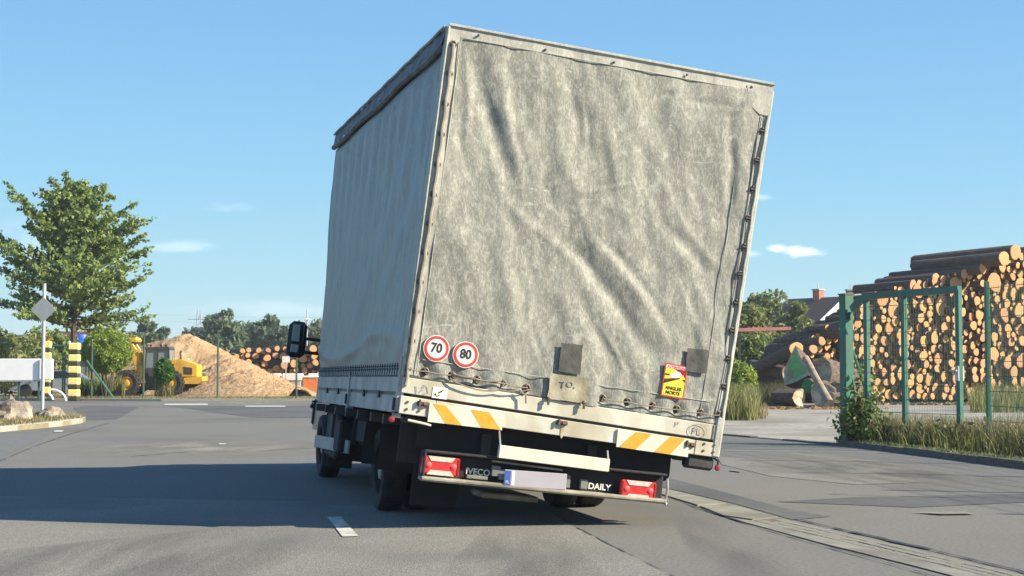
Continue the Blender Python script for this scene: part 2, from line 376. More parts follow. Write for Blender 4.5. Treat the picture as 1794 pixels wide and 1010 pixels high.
for r in range(nrow):
    for i in range(ns):
        t0 = (i + (.5 if r % 2 else 0)) / ns; t1 = min(1, t0 + 1 / ns)
        if t0 >= .99: continue
        u = (r + .5) / nrow
        a = along(CL, t0).lerp(along(CRt, t0), u); b = along(CL, t1).lerp(along(CRt, t1), u); d = b - a; wd = (along(CRt, t0) - along(CL, t0)).length / nrow
        wd = abs((along(CRt, t0) - along(CL, t0)).cross(d.normalized()).z) / nrow
        o = pv if first else link('paving_stone', base, gut); first = False
        o.matrix_local = Matrix.Translation((a + b) / 2 - gut.location + Vector((0, 0, -.006 + random.uniform(-.002, .002)))) @ Matrix.Rotation(math.atan2(d.y, d.x) + random.uniform(-.04, .04), 4, 'Z') @ Matrix.Rotation(random.uniform(-.02, .02), 4, 'X') @ Matrix.Diagonal((d.length - random.uniform(.008, .02), wd - random.uniform(.005, .014), .03, 1))

# ------------------------------------------------------------ foliage helpers
def leafmat(name, a, b, c=None):
    m = bpy.data.materials.new(name); m.use_nodes = True; t = m.node_tree; p = t.nodes['Principled BSDF']
    at_ = t.nodes.new('ShaderNodeAttribute'); at_.attribute_name = 'tone'
    r = t.nodes.new('ShaderNodeValToRGB'); r.color_ramp.elements[0].color = (*a, 1); r.color_ramp.elements[1].color = (*b, 1)
    if c: e = r.color_ramp.elements.new(.93); e.color = (*b, 1); r.color_ramp.elements[2].color = (*c, 1)
    t.links.new(at_.outputs['Fac'], r.inputs[0]); t.links.new(r.outputs[0], p.inputs['Base Color'])
    p.inputs['Roughness'].default_value = .55; p.inputs['Specular IOR Level'].default_value = .3
    tr = t.nodes.new('ShaderNodeBsdfTranslucent'); t.links.new(r.outputs[0], tr.inputs[0])
    ms = t.nodes.new('ShaderNodeMixShader'); ms.inputs[0].default_value = .38
    t.links.new(p.outputs[0], ms.inputs[1]); t.links.new(tr.outputs[0], ms.inputs[2]); t.links.new(ms.outputs[0], t.nodes['Material Output'].inputs[0])
    return m
m_leaf_tree = leafmat('leaf_tree', (.07, .115, .02), (.21, .28, .07), (.32, .34, .12))
m_leaf_bush = leafmat('leaf_bush', (.15, .22, .03), (.30, .40, .07), (.30, .29, .09))
m_leaf_vivid = leafmat('leaf_vivid', (.035, .10, .015), (.10, .24, .035))
m_leaf_far = leafmat('leaf_far', (.07, .11, .065), (.14, .20, .11), (.2, .21, .12))  # lightened, greyed leaf colour paints in part of the distance haze
m_leaf_dry = leafmat('leaf_dry', (.12, .16, .045), (.26, .29, .10), (.36, .28, .15))
m_grass_dry = leafmat('grass_dry', (.13, .12, .045), (.36, .30, .15), (.42, .36, .22))
m_grass_green = leafmat('grass_green', (.10, .12, .03), (.28, .27, .10), (.36, .31, .16))
m_bark = mat('bark', (.05, .038, .028), (.10, .08, .06), .95, 8, .02, 25)
def leaves(name, C, size, m, parent=None, org=(0, 0, 0), tone=None, flat=0.0, jit=.45):
    C = np.asarray(C, dtype=np.float64); n = len(C)
    a = rng.normal(size=(n, 3)); a[:, 2] *= (1 - flat); a /= np.linalg.norm(a, axis=1)[:, None]
    b = rng.normal(size=(n, 3)); b -= a * (a * b).sum(1)[:, None]; b /= np.linalg.norm(b, axis=1)[:, None]
    s = (size * (1 + rng.uniform(-jit, jit, n)))[:, None]
    V = np.stack([C - a * s * .6, C + b * s * .34, C + a * s * .6, C - b * s * .34], 1).reshape(-1, 3) - np.array(org)
    F = np.arange(4 * n).reshape(-1, 4)
    me = rawmesh(name, V, F, m)
    tn = tone if tone is not None else rng.uniform(0, 1, n)
    at_ = me.attributes.new('tone', 'FLOAT', 'FACE'); at_.data.foreach_set('value', np.clip(tn, 0, 1).astype(np.float32))
    return link(name, me, parent, None if parent is not None else org)
def clump_tree(name, base, H, Wd, trunk_h, label, cat='tree', group=None, m=None, nclump=60, per=70, leaf=.3, seed=1, clump_r=.9, crown_name='crown', depth=None):
    r_ = np.random.default_rng(seed); base = Vector(base)
    root = empty(name, base, label, cat, group)
    mb = MB(); mb.tube([(0, 0, -.1), (.05, 0, trunk_h * .6), (0, .05, H * .55)], [H * .035, H * .026, H * .012], 7)
    cs = []
    for i in range(nclump):
        th = r_.uniform(0, 2 * math.pi); ph = math.acos(r_.uniform(-1, 1)); rr = r_.uniform(.35, 1) ** .6
        x = math.cos(th) * math.sin(ph); y = math.sin(th) * math.sin(ph); z = math.cos(ph)
        cx, cy, cz = x * Wd / 2 * rr, y * (depth or Wd) / 2 * rr, trunk_h + (H - trunk_h) * (.5 + .5 * z * rr) * .96
        cs.append((cx, cy, cz, clump_r * r_.uniform(.6, 1.25), r_.uniform(-.25, .25)))
        if i % 4 == 0: mb.tube([(0, 0, min(cz * .6, H * .5)), (cx * .5, cy * .5, cz * .85), (cx, cy, cz)], [H * .012, H * .008, .02], 5)
    mb.build('trunk', m_bark, root)
    P = []; T = []
    for (cx, cy, cz, cr, tt) in cs:
        q = r_.normal(size=(per, 3)); q /= np.linalg.norm(q, axis=1)[:, None]; q *= (r_.uniform(.2, 1, per) ** .5)[:, None] * cr; q[:, 2] *= .7
        P.append(q + np.array([cx, cy, cz])); T.append(r_.uniform(0, .8, per) + .12 + tt)
    leaves(crown_name, np.concatenate(P), leaf, m or m_leaf_far, root, tone=np.concatenate(T))
    return root
def tufts(name, pts, h, w, m, label, cat, lean=.25, parent=None, kind=True):
    """grass blades as thin bent triangles"""
    n = len(pts); P = np.asarray(pts, dtype=np.float64); hh = h * rng.uniform(.4, 1.15, n)
    th = rng.uniform(0, 2 * np.pi, n); d = np.stack([np.cos(th), np.sin(th), np.zeros(n)], 1); l = rng.normal(size=(n, 3)) * lean; l[:, 2] = 1
    top = P + l * hh[:, None]; mid = P + l * np.array([.4, .4, .6]) * hh[:, None]
    ww = w
    V = np.stack([P - d * ww, P + d * ww, mid + d * ww * .7, mid - d * ww * .7, mid - d * ww * .7, mid + d * ww * .7, top + d * ww * .12, top - d * ww * .12], 1).reshape(-1, 3)
    F = np.arange(8 * n).reshape(-1, 4); me = rawmesh(name, V, F, m)
    tn = np.repeat(rng.uniform(0, 1, n), 2).astype(np.float32); a_ = me.attributes.new('tone', 'FLOAT', 'FACE'); a_.data.foreach_set('value', tn)
    o = link(name, me, parent)
    if kind: stuff(o, label, cat)
    return o

# ============================================================ THE LEANING TARPAULIN TRUCK
WB, LB, HB = 2.45, 5.4, 2.8
cr = dict(rtl=(-.448, 10.869, 3.579), rtr=(1.961, 11.458, 3.259), rbl=(-.797, 10.791, .821), rbr=(1.506, 11.381, .480), ftl=(-1.843, 16.097, 3.618), fbl=(-2.018, 16.019, .805))
cr = {k: Vector(v) for k, v in cr.items()}
cr['ftr'] = cr['ftl'] + (cr['rtr'] - cr['rtl']); cr['fbr'] = cr['fbl'] + (cr['rbr'] - cr['rbl'])
def T(x, y, z):
    u, v, w = x / WB + .5, y / LB, z / HB
    b = cr['rbl'] * (1 - u) * (1 - v) + cr['rbr'] * u * (1 - v) + cr['fbl'] * (1 - u) * v + cr['fbr'] * u * v
    t = cr['rtl'] * (1 - u) * (1 - v) + cr['rtr'] * u * (1 - v) + cr['ftl'] * (1 - u) * v + cr['ftr'] * u * v
    return b.lerp(t, w)
YAW, ROLL = R(14.0), R(6.3)
MK = Matrix.Translation((.202, 11.12, .346)) @ Matrix.Rotation(YAW, 4, 'Z') @ Matrix.Rotation(ROLL, 4, 'Y')
def K(x, y, z): return MK @ Vector((x, y, z))
def inv(fn, px, py, y=0.0):
    x = z = 0.5
    for _ in range(12):
        a = proj(fn(x, y, z)); b = proj(fn(x + 1e-4, y, z)); c = proj(fn(x, y, z + 1e-4))
        j = np.array([[b[0] - a[0], c[0] - a[0]], [b[1] - a[1], c[1] - a[1]]]) / 1e-4
        dx, dz = np.linalg.solve(j, [px - a[0], py - a[1]]); x += dx; z += dz
    return x, z
def rl(px, py): return inv(T, px, py, -.01)
def kl(px, py, y=0.0): return inv(K, px, py, y)
RL = Vector((-.2, 12.7, 0))
truck = empty('tarpaulin_truck', RL, 'dirty off-white tarpaulin box truck leaning heavily to its right, seen from behind', 'truck')
def part(mb, name, m, fn=None, parent=None, smooth=False):
    if fn: mb.v = [tuple(fn(*v) - RL) for v in mb.v]
    else: mb.v = [tuple(Vector(v) - RL) for v in mb.v]
    return mb.build(name, m, parent or truck, smooth=smooth)
def frame_at(fn, x, y, z):
    """matrix with X right, Y up, Z outward (towards the rear) on a rear surface, in truck space"""
    o = fn(x, y, z); ex = (fn(x + .01, y, z) - o).normalized(); ez = (fn(x, y, z + .01) - o); ez = (ez - ex * ez.dot(ex)).normalized(); n = ex.cross(ez)
    mm = Matrix((ex, ez, n)).transposed().to_4x4(); mm.translation = o - RL; return mm
TXT = {}
def text_mesh(s, size, ext=.0008, bold=0.0):
    cu = bpy.data.curves.new('lettering', 'FONT'); cu.body = s; cu.size = size; cu.extrude = ext; cu.align_x = 'CENTER'; cu.align_y = 'CENTER'; cu.offset = bold; cu.resolution_u = 3
    ob = bpy.data.objects.new('lettering', cu); COL.objects.link(ob); dg = bpy.context.evaluated_depsgraph_get(); dg.update()
    me = bpy.data.meshes.new_from_object(ob.evaluated_get(dg)); bpy.data.objects.remove(ob); bpy.data.curves.remove(cu); me.materials.clear(); return me
def text(s, size, m, parent, mtx, name='lettering', bold=0.0, sx=1.0):
    me = text_mesh(s, size, bold=bold); me.materials.append(m)
    return link(name, me, parent, mtx=mtx @ Matrix.Diagonal((sx, 1, 1, 1)))

def tarpmat(name, lo_, hi_, dirt, white, rough=.62, sm=1.0):
    m = bpy.data.materials.new(name); m.use_nodes = True; t = m.node_tree; b = t.nodes['Principled BSDF']
    co = t.nodes.new('ShaderNodeTexCoord').outputs['Object']
    def noise(sc, det=6, st=(1, 1, 1), dist=0.0, ro=.6):
        mpn = t.nodes.new('ShaderNodeMapping'); mpn.inputs['Scale'].default_value = st; t.links.new(co, mpn.inputs[0])
        n = t.nodes.new('ShaderNodeTexNoise'); n.inputs['Scale'].default_value = sc; n.inputs['Detail'].default_value = det; n.inputs['Distortion'].default_value = dist; n.inputs['Roughness'].default_value = ro
        t.links.new(mpn.outputs[0], n.inputs['Vector']); return n.outputs[0]
    def ramp(f, a, b_, c0, c1):
        r = t.nodes.new('ShaderNodeValToRGB'); r.color_ramp.elements[0].position = a; r.color_ramp.elements[1].position = b_
        r.color_ramp.elements[0].color = (*c0, 1); r.color_ramp.elements[1].color = (*c1, 1); t.links.new(f, r.inputs[0]); return r.outputs[0]
    def mixc(f, a, b_, mode='MIX'):
        x = t.nodes.new('ShaderNodeMix'); x.data_type = 'RGBA'; x.blend_type = mode
        if isinstance(f, float): x.inputs[0].default_value = f
        else: t.links.new(f, x.inputs[0])
        for i, v in ((6, a), (7, b_)):
            if isinstance(v, tuple): x.inputs[i].default_value = (*v, 1)
            else: t.links.new(v, x.inputs[i])
        return x.outputs[2]
    k = (0, 0, 0); w = (1, 1, 1)
    c = ramp(noise(1.5, 9, dist=.4, ro=.78), .36, .66, lo_, hi_)
    c = mixc(ramp(noise(13, 12, (1.25, 1, .6), .5, .85), .49, .62, k, (.72,) * 3), c, white)               # rubbed pale streaks and flecks
    c = mixc(ramp(noise(1.1, 5, dist=1.5), .55, .72, k, (.75,) * 3), c, dirt)                            # grey grime clouds
    c = mixc(ramp(noise(70, 4), .52, .7, k, (.38,) * 3), c, dirt)
    c = mixc(ramp(noise(120, 3, (1, 1, .25)), .5, .62, k, (.35,) * 3), c, white); c = mixc(ramp(noise(5, 10, (1.6, 1, .5), .3, .8), .54, .66, k, (.5,) * 3), c, dirt)
    wv = noise(7, 6, (.35, 1, 2.2), 1.2); c = mixc(ramp(wv, .655, .70, k, (.6,) * 3), c, white)
    t.links.new(c, b.inputs['Base Color']); b.inputs['Roughness'].default_value = rough; b.inputs['Specular IOR Level'].default_value = .35
    bp = t.nodes.new('ShaderNodeBump'); bp.inputs['Distance'].default_value = .006 * sm
    h = M('ADD', noise(9, 8, (1, 1, .7), .8, .62), M('MULTIPLY', noise(90, 3), .12, tree=t), tree=t)
    t.links.new(h, bp.inputs['Height']); t.links.new(bp.outputs[0], b.inputs['Normal']); return m
m_tarp = tarpmat('tarp', (.18, .179, .155), (.25, .246, .21), (.15, .15, .136), (.50, .49, .41))
m_hem = tarpmat('tarp_hem', (.31, .305, .26), (.43, .42, .36), (.21, .205, .175), (.56, .55, .47), sm=.6)
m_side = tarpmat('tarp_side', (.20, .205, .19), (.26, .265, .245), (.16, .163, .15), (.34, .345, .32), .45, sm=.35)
m_roof = mat('roof_fabric', (.05, .055, .06), (.13, .135, .14), .6, 5, .004, 20)
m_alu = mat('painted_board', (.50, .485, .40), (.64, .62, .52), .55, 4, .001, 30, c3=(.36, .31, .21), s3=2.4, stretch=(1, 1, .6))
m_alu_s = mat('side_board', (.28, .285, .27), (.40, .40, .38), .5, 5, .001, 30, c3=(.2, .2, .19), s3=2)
m_dark = mat('black_plastic', (.010, .011, .013), (.017, .018, .021), .75, 6, .002, 30)
m_steel = mat('chassis_steel', (.02, .021, .024), (.045, .042, .04), .65, 6, .003, 25)
m_rust = mat('rusty_metal', (.07, .045, .03), (.20, .13, .09), .8, 30, .002, 80)
m_eye = mat('eyelet_metal', (.05, .042, .035), (.16, .13, .10), .55, 60, metal=.4)
m_rope = mat('rope', (.17, .145, .11), (.28, .24, .19), .9, 40, .002, 120)
m_strap = mat('closing_rod', (.24, .20, .155), (.36, .31, .25), .7, 12, .001, 50)
m_white = mat('white_reflective', (.60, .57, .45), (.66, .63, .50), .45, 8)
m_orange = mat('orange_reflective', (.78, .30, .02), (.86, .36, .03), .45, 20)
m_red = mat('sign_red', (.50, .03, .025), (.60, .05, .04), .45, 20)
m_signw = mat('sign_white', (.68, .66, .58), (.74, .72, .66), .5, 10)
m_black = mat('print_black', (.02, .02, .02), rough=.5)
m_grey_print = mat('print_grey', (.26, .26, .24), rough=.6)
m_yel = mat('sticker_yellow', (.82, .62, .03), (.86, .68, .05), .45, 20)
m_lamp = mat('lamp_red', (.55, .025, .03), (.66, .05, .05), .18, 30)
m_lampr = mat('lamp_red_bright', (.62, .05, .05), (.70, .08, .07), .5, 60); m_lampd = mat('lamp_red_deep', (.33, .012, .015), rough=.2)
m_lampc = mat('lamp_clear', (.48, .46, .36), (.60, .58, .48), .25, 40)
m_amber = mat('side_marker_red', (.28, .03, .03), rough=.3)
m_patch = mat('dark_patch', (.05, .05, .045), (.085, .085, .075), .75, 14, .003, 40)
m_tan = mat('canvas_flap', (.27, .24, .165), (.40, .365, .27), .8, 9, .004, 40, c3=(.2, .17, .11), s3=6)
m_plate = mat('number_plate', (.36, .335, .37), (.39, .365, .40), .5, 5)
m_blue = mat('plate_blue', (.04, .09, .38), rough=.5)
m_rub = mat('tyre_rubber', (.014, .014, .015), (.03, .029, .028), .85, 12, .004, 40)
m_rim = mat('wheel_steel', (.25, .25, .25), (.36, .35, .34), .5, 8, metal=.3)
m_glass = mat('dark_glass', (.015, .02, .025), rough=.06, spec=.7)
m_mirror = mat('mirror_glass', (.35, .40, .46), rough=.05, metal=1.0)
m_cab = mat('cab_paint', (.018, .026, .045), (.022, .032, .055), .3, 4)
m_grime = mat('bumper_beam', (.16, .145, .11), (.34, .315, .25), .6, 6, .002, 30, c3=(.22, .15, .09), s3=5)
m_bracket = mat('grey_bracket', (.14, .15, .13), (.20, .21, .185), .6, 8)

# ---- rear tarpaulin with its folds
FO = [([(836, 92), (850, 180), (878, 270), (905, 345)], .050, -.030), ([(872, 105), (888, 190), (914, 290)], .045, .016), ([(893, 165), (906, 240), (926, 312)], .030, -.015),
      ([(800, 120), (806, 240), (800, 380)], .035, -.010), ([(878, 380), (888, 470), (904, 560), (914, 640)], .05, .014), ([(845, 400), (860, 480), (870, 560)], .06, -.012),
      ([(972, 398), (1018, 450), (1072, 520), (1118, 590), (1160, 650)], .045, -.026), ([(1012, 395), (1062, 448), (1122, 520), (1165, 590)], .04, .016), ([(1040, 410), (1090, 455), (1140, 520), (1178, 590)], .03, -.012),
      ([(985, 470), (1036, 560), (1084, 640), (1120, 690)], .045, -.016), ([(1125, 240), (1136, 320), (1158, 385)], .045, -.012), ([(1277, 205), (1284, 300), (1274, 385)], .030, -.024),
      ([(1160, 388), (1200, 430), (1246, 486)], .035, -.014), ([(1030, 190), (1034, 270)], .016, -.008), ([(955, 170), (962, 270), (958, 340)], .04, -.009), ([(1215, 230), (1222, 330), (1228, 420)], .045, -.010),
      ([(1180, 160), (1160, 172)], .016, -.018), ([(960, 310), (1030, 260)], .010, .006), ([(970, 330), (1060, 290)], .010, .006), ([(1020, 340), (1130, 318)], .012, .006), ([(1195, 470), (1222, 560), (1210, 640)], .04, -.010),
      ([(940, 560), (960, 640)], .04, .010), ([(1320, 165), (1290, 205)], .025, .012), ([(1190, 175), (1310, 190)], .02, -.006), ([(925, 300), (990, 380), (1010, 400)], .06, -.009), ([(815, 80), (822, 170), (815, 260)], .022, .010), ([(905, 420), (930, 520), (935, 620)], .03, .009), ([(1040, 560), (1080, 620), (1105, 680)], .022, .009), ([(1150, 300), (1200, 400), (1260, 470)], .025, .009), ([(1060, 170), (1068, 260), (1090, 350)], .03, .009), ([(1000, 130), (1012, 220), (1005, 300)], .025, -.008), ([(850, 250), (880, 350), (960, 420), (1030, 480)], .03, .008), ([(960, 650), (940, 600), (930, 540)], .02, -.006), ([(745, 640), (800, 560), (820, 480)], .03, .007), ([(1190, 500), (1230, 600), (1235, 700)], .03, .010)]
FOL = [([np.array(rl(*p)) for p in P], w, a) for (P, w, a) in FO]
EYE_B = [(745, 651), (792, 658), (836, 665), (881, 672), (923, 680), (1056, 698), (1100, 704), (1143, 711), (1186, 717), (1228, 723), (1259, 727)]
EYE_L = [(794, 78), (787, 129), (780, 182), (773, 235), (766, 288), (759, 341), (752, 392), (744, 443), (736, 494), (729, 545), (721, 597), (714, 646)]
EYE_R = [(1335, 230), (1326, 282), (1318, 332), (1310, 383), (1303, 433), (1296, 481), (1289, 531), (1282, 580), (1275, 629), (1268, 678)]
EB = [rl(*p) for p in EYE_B]; EL = [rl(*p) for p in EYE_L]; ER = [rl(*p) for p in EYE_R]
CALM = [(rl(764, 611), .12), (rl(815, 622), .12), (rl(1180, 668), .14)]
BUT = [rl(*p) for p in [(961, 325), (944, 378), (1004, 368), (1022, 358), (1030, 355), (1130, 381), (1255, 375), (895, 479), (1085, 592), (1252, 690)]]
def disp(X, Z):
    D = np.zeros_like(X)
    for P, w, a in FOL:
        best = np.full_like(X, 9.0)
        tt = np.zeros_like(X); acc = 0; tl = sum(np.linalg.norm(q - p) for p, q in zip(P, P[1:]))
        for p, q in zip(P, P[1:]):
            d = q - p; L2 = d @ d; t = np.clip(((X - p[0]) * d[0] + (Z - p[1]) * d[1]) / L2, 0, 1)
            ds = np.hypot(X - p[0] - t * d[0], Z - p[1] - t * d[1]); m_ = ds < best
            best = np.where(m_, ds, best); tt = np.where(m_, (acc + t * math.sqrt(L2)) / tl, tt); acc += math.sqrt(L2)
        env = np.clip(np.sin(np.pi * np.clip(tt, .04, .96)), 0, 1) ** .6
        D += .78 * a * env * np.exp(-(best / (w * 1.3)) ** 2)
    # slack towards the bottom hem, tight at the edges
    D += .007 * np.cos(2 * np.pi * X / .19) * np.exp(-np.abs(Z - .33) / .10)
    for (x, z) in EB: D -= .012 * np.exp(-((X - x) ** 2 + (Z - z) ** 2) / .045 ** 2)
    for (x, z) in BUT: D += .006 * np.exp(-((X - x) ** 2 + (Z - z) ** 2) / .02 ** 2) - .007 * np.exp(-((X - x) ** 2 + (Z - z) ** 2) / .05 ** 2)
    for ((x, z), r) in CALM: D *= 1 - .9 * np.exp(-(((X - x) ** 2 + (Z - z) ** 2) / r ** 2) ** 2)
    edge = np.clip(np.minimum(np.minimum(X + WB / 2, WB / 2 - X), HB - Z) / .12, 0, 1)
    return D * edge
NX, NZ = 230, 250
gx = np.linspace(-WB / 2, WB / 2, NX); gz = np.linspace(.245, HB, NZ); GX, GZ = np.meshgrid(gx, gz)
DD = disp(GX, GZ)
for j in range(0, NZ):
    for i in range(0, NX):
        x, z = GX[j, i], GZ[j, i]; e = min(1, (x + WB / 2) / .1, (WB / 2 - x) / .1, (HB - z) / .1)
        DD[j, i] += e * (.016 * mn.noise(Vector((x * 1.6, z * 1.1, 3.1))) + .013 * mn.noise(Vector((x * 5 + z * 1.5, z * 2.0, 1.3))) + .005 * mn.noise(Vector((x * 11 + z * 3, z * 6, 7.7))))
V = [T(GX[j, i], -.012 - DD[j, i], GZ[j, i]) - RL for j in range(NZ) for i in range(NX)]
Fq = [(j * NX + i, j * NX + i + 1, (j + 1) * NX + i + 1, (j + 1) * NX + i) for j in range(NZ - 1) for i in range(NX - 1)]
def hemq(x, z): return 1 if (x < -1.225 + .085 or x > 1.225 - .07 or z > HB - .075) else 0
MI = [hemq(gx[i] , gz[j]) for j in range(NZ - 1) for i in range(NX - 1)]
me = rawmesh('rear_tarp', [tuple(v) for v in V], Fq, [m_tarp, m_hem], MI, True)
rear = link('rear_tarp', me, truck)
rear['label'] = 'creased grimy off-white rear tarpaulin'
def D1(x, z): return float(disp(np.array([x]), np.array([z]))[0])
# seams of the hems: thin raised welts
def welt(pts, r=.004, m=m_hem, name='seam'):
    mb = MB(); P = []
    for (x, z) in pts: P.append(T(x, -.016 - D1(x, z), z) - RL)
    mb.tube(P, r, 5); return mb.build(name, m, rear)
welt([(-1.22 + .088, z) for z in np.linspace(.3, 2.7, 30)]); welt([(1.225 - .07, z) for z in np.linspace(.3, 2.7, 30)]); welt([(1.225 - .19, z) for z in np.linspace(.3, 2.6, 30)], .003)
welt([(x, HB - .075) for x in np.linspace(-1.1, 1.2, 24)]); welt([(x, .40) for x in np.linspace(-1.1, 1.1, 24)], .003)
# top edge piping and its small rivets
mb = MB(); mb.tube([T(x, -.014, HB + .004) for x in np.linspace(-WB / 2, WB / 2, 14)], .012, 6); part(mb, 'top_piping', m_hem)
for p in [(955, 88), (1075, 110), (1203, 132), (838, 63), (1316, 153)]:
    x, z = rl(*p); mb = MB(); mb.lathe([(0, .012), (.009, .01), (.010, 0)], (0, 0, 0), (0, 0, 1), 8); o = mb.build('rivet', m_eye, rear); o.matrix_local = frame_at(T, x, -.018, z)
# eyelets
mb = MB(); mb.lathe([(.030, 0), (.030, .005), (.024, .008), (.017, .006), (.015, 0)], (0, 0, 0), (0, 0, 1), 14, 0); mb.lathe([(0, .0015), (.017, .0015)], (0, 0, 0), (0, 0, 1), 12, 1)
mb.box((0, 0, .010), (.012, .046, .014), 0)
ey = mb.build('eyelet', [m_eye, m_black], rear, smooth=True); eme = ey.data
k = 0
for lst, sc in ((EB, 1.0), (EL, .9), (ER, .85)):
    for (x, z) in lst:
        o = ey if k == 0 else link('eyelet', eme, rear); k += 1
        o.matrix_local = frame_at(T, x, -.016 - D1(x, z), z) @ Matrix.Rotation(random.uniform(-.6, .6) if lst is EB else random.uniform(-.1, .1) + math.pi / 2, 4, 'Z') @ Matrix.Scale(sc, 4)
# rope along the bottom hem
def rope(pts, r, name='rope', par=None, m=None):
    mb = MB(); P = [T(x, -y, z) - RL for (x, y, z) in pts]; Q = []
    for i in range(len(P) - 1):
        for t in range(4): Q.append(P[i].lerp(P[i + 1], t / 4) + Vector((0, 0, -.006 * math.sin(math.pi * t / 4))))
    Q.append(P[-1]); mb.tube(Q, r, 6); return mb.build(name, m or m_rope, par or rear)
for a, b in zip(EB[5:], EB[6:]): pass
rope([(x, .034, z - .004) for x, z in EB[5:]], .0045); rope([(EL[-1][0], .04, EL[-1][1])] + [(x, .036, z) for x, z in EB[:5]], .005)
x1, z1 = EB[1]; x2, z2 = EB[3]
rope([(x1 - .02, .045, z1 - .02), (x1 + .04, .05, z1 - .05), (x1 + .22, .05, z1 - .075), (x2 - .02, .05, z2 - .05), (x2 + .1, .05, z2 - .04), (x2 + .2, .05, z2 - .015), (EB[4][0] + .03, .05, EB[4][1] - .01)], .005)
rope([(x1, .045, z1 + .012), (x1 + .15, .05, z1 + .005), (x2 - .16, .05, z2 + .0), (x2 - .03, .05, z2 + .012)], .0045)
rope([(x2 + .12, .05, z2 - .03), (x2 + .17, .055, z2 - .06), (x2 + .18, .055, z2 - .12)], .006)
# closing rods through the edge eyelets
def rod(E, name, r, m, xo=0.0, ext=(.0, .0), yy_=-.03):
    mb = MB(); P = []
    zz = np.linspace(E[0][1] + ext[0], E[-1][1] - ext[1], 50); zs = [e[1] for e in E][::-1]; xs = [e[0] for e in E][::-1]
    for z in zz: P.append(T(float(np.interp(z, zs, xs)) + xo + .003 * math.sin(z * 30), yy_, z))
    mb.tube(P, r, 7); return part(mb, name, m, smooth=True)
rod(EL, 'closing_rod', .0135, m_strap, ext=(0, .12)); rod(ER, 'closing_rod', .009, m_hem, .024, (.12, .3), -.020)
# corner posts (painted white profiles) with a dark joint beside the right one
mb = MB(); mb.box((-1.228, .02, 1.53), (.022, .09, 2.53), bev=.008); part(mb, 'corner_post', m_hem, T)
mb = MB(); mb.box((1.214, .035, 1.45), (.046, .10, 2.62), bev=.01); part(mb, 'corner_post', m_hem, T)
o = rope([(ER[0][0] - .012, .022, 2.55)] + [(x - .012 + .006 * (-1) ** i, .026, z) for i, (x, z) in enumerate(ER)] + [(EB[-1][0] - .02, .03, EB[-1][1])], .0035, 'edge_cord', m=m_black)
# top right reinforcing corner patch
mb = MB(); pts = [(1308, 150), (1352, 154), (1345, 204), (1330, 201), (1318, 190), (1310, 172)]
L_ = [rl(*p) for p in pts]; mb.add([T(min(x, 1.232), -.022, min(z, 2.80)) for x, z in L_] + [T(min(x, 1.232), -.010, min(z, 2.80)) for x, z in L_], [tuple(range(6)), tuple(range(6, 12)), *[((i + 1) % 6, i, 6 + i, 6 + (i + 1) % 6) for i in range(6)]]); part(mb, 'corner_patch', m_hem)
# dark repair patches
def patch(pts, m, name, off=.006, par=rear, n=10):
    L_ = [np.array(rl(*p)) for p in pts]; V = []; F = []
    for j in range(n + 1):
        for i in range(n + 1):
            u, v = i / n, j / n; q = (L_[0] * (1 - u) + L_[1] * u) * (1 - v) + (L_[3] * (1 - u) + L_[2] * u) * v
            q = q + np.array([mn.noise(Vector((q[0] * 20, q[1] * 20, 0))), mn.noise(Vector((q[0] * 20, q[1] * 20, 5)))]) * .006
            V.append(T(q[0], -.026 - off - D1(*q), q[1]) - RL)
    for j in range(n):
        for i in range(n): a = j * (n + 1) + i; F.append((a, a + 1, a + n + 2, a + n + 1))
    return link(name, rawmesh(name, [tuple(v) for v in V], F, m, smooth=True), par)
patch([(982, 601), (1020, 605), (1015, 657), (977, 651)], m_patch, 'repair_patch'); patch([(1203, 610), (1241, 614), (1236, 655), (1199, 651)], m_patch, 'repair_patch')
f_ = patch([(963, 654), (1030, 664), (1024, 707), (957, 699)], m_tan, 'canvas_flap', .012)
x, z = rl(994, 674); text('TO,', .062, m_grey_print, rear, frame_at(T, x, -.046, z), bold=.001)
for p in ((959, 699), (1021, 706)):
    x, z = rl(*p); mb = MB(); mb.lathe([(.018, 0), (.018, .008), (.009, .012), (.008, 0)], (0, 0, 0), (0, 0, 1), 10); mb.box((0, -.02, .006), (.016, .05, .012)); o = mb.build('buckle', m_eye, rear); o.matrix_local = frame_at(T, x, -.045, z)
# round speed stickers
for num, p in (('70', (764, 611)), ('80', (815, 622))):
    x, z = rl(*p); F_ = frame_at(T, x, -.024, z)
    mb = MB(); mb.lathe([(0, .004), (.068, .004), (.0681, .0041)], (0, 0, 0), (0, 0, 1), 36, 0); mb.lathe([(.068, .0045), (.088, .0045), (.088, 0)], (0, 0, 0), (0, 0, 1), 36, 1); mb.lathe([(.088, .003), (.094, .003), (.094, 0)], (0, 0, 0), (0, 0, 1), 36, 0)
    o = mb.build('speed_sticker', [m_signw, m_red], truck); o.matrix_local = F_; o['label'] = 'round red ringed sticker reading ' + num
    text(num, .092, m_black, o, Matrix.Translation((0, .002, .006)), bold=.0022, sx=.9)
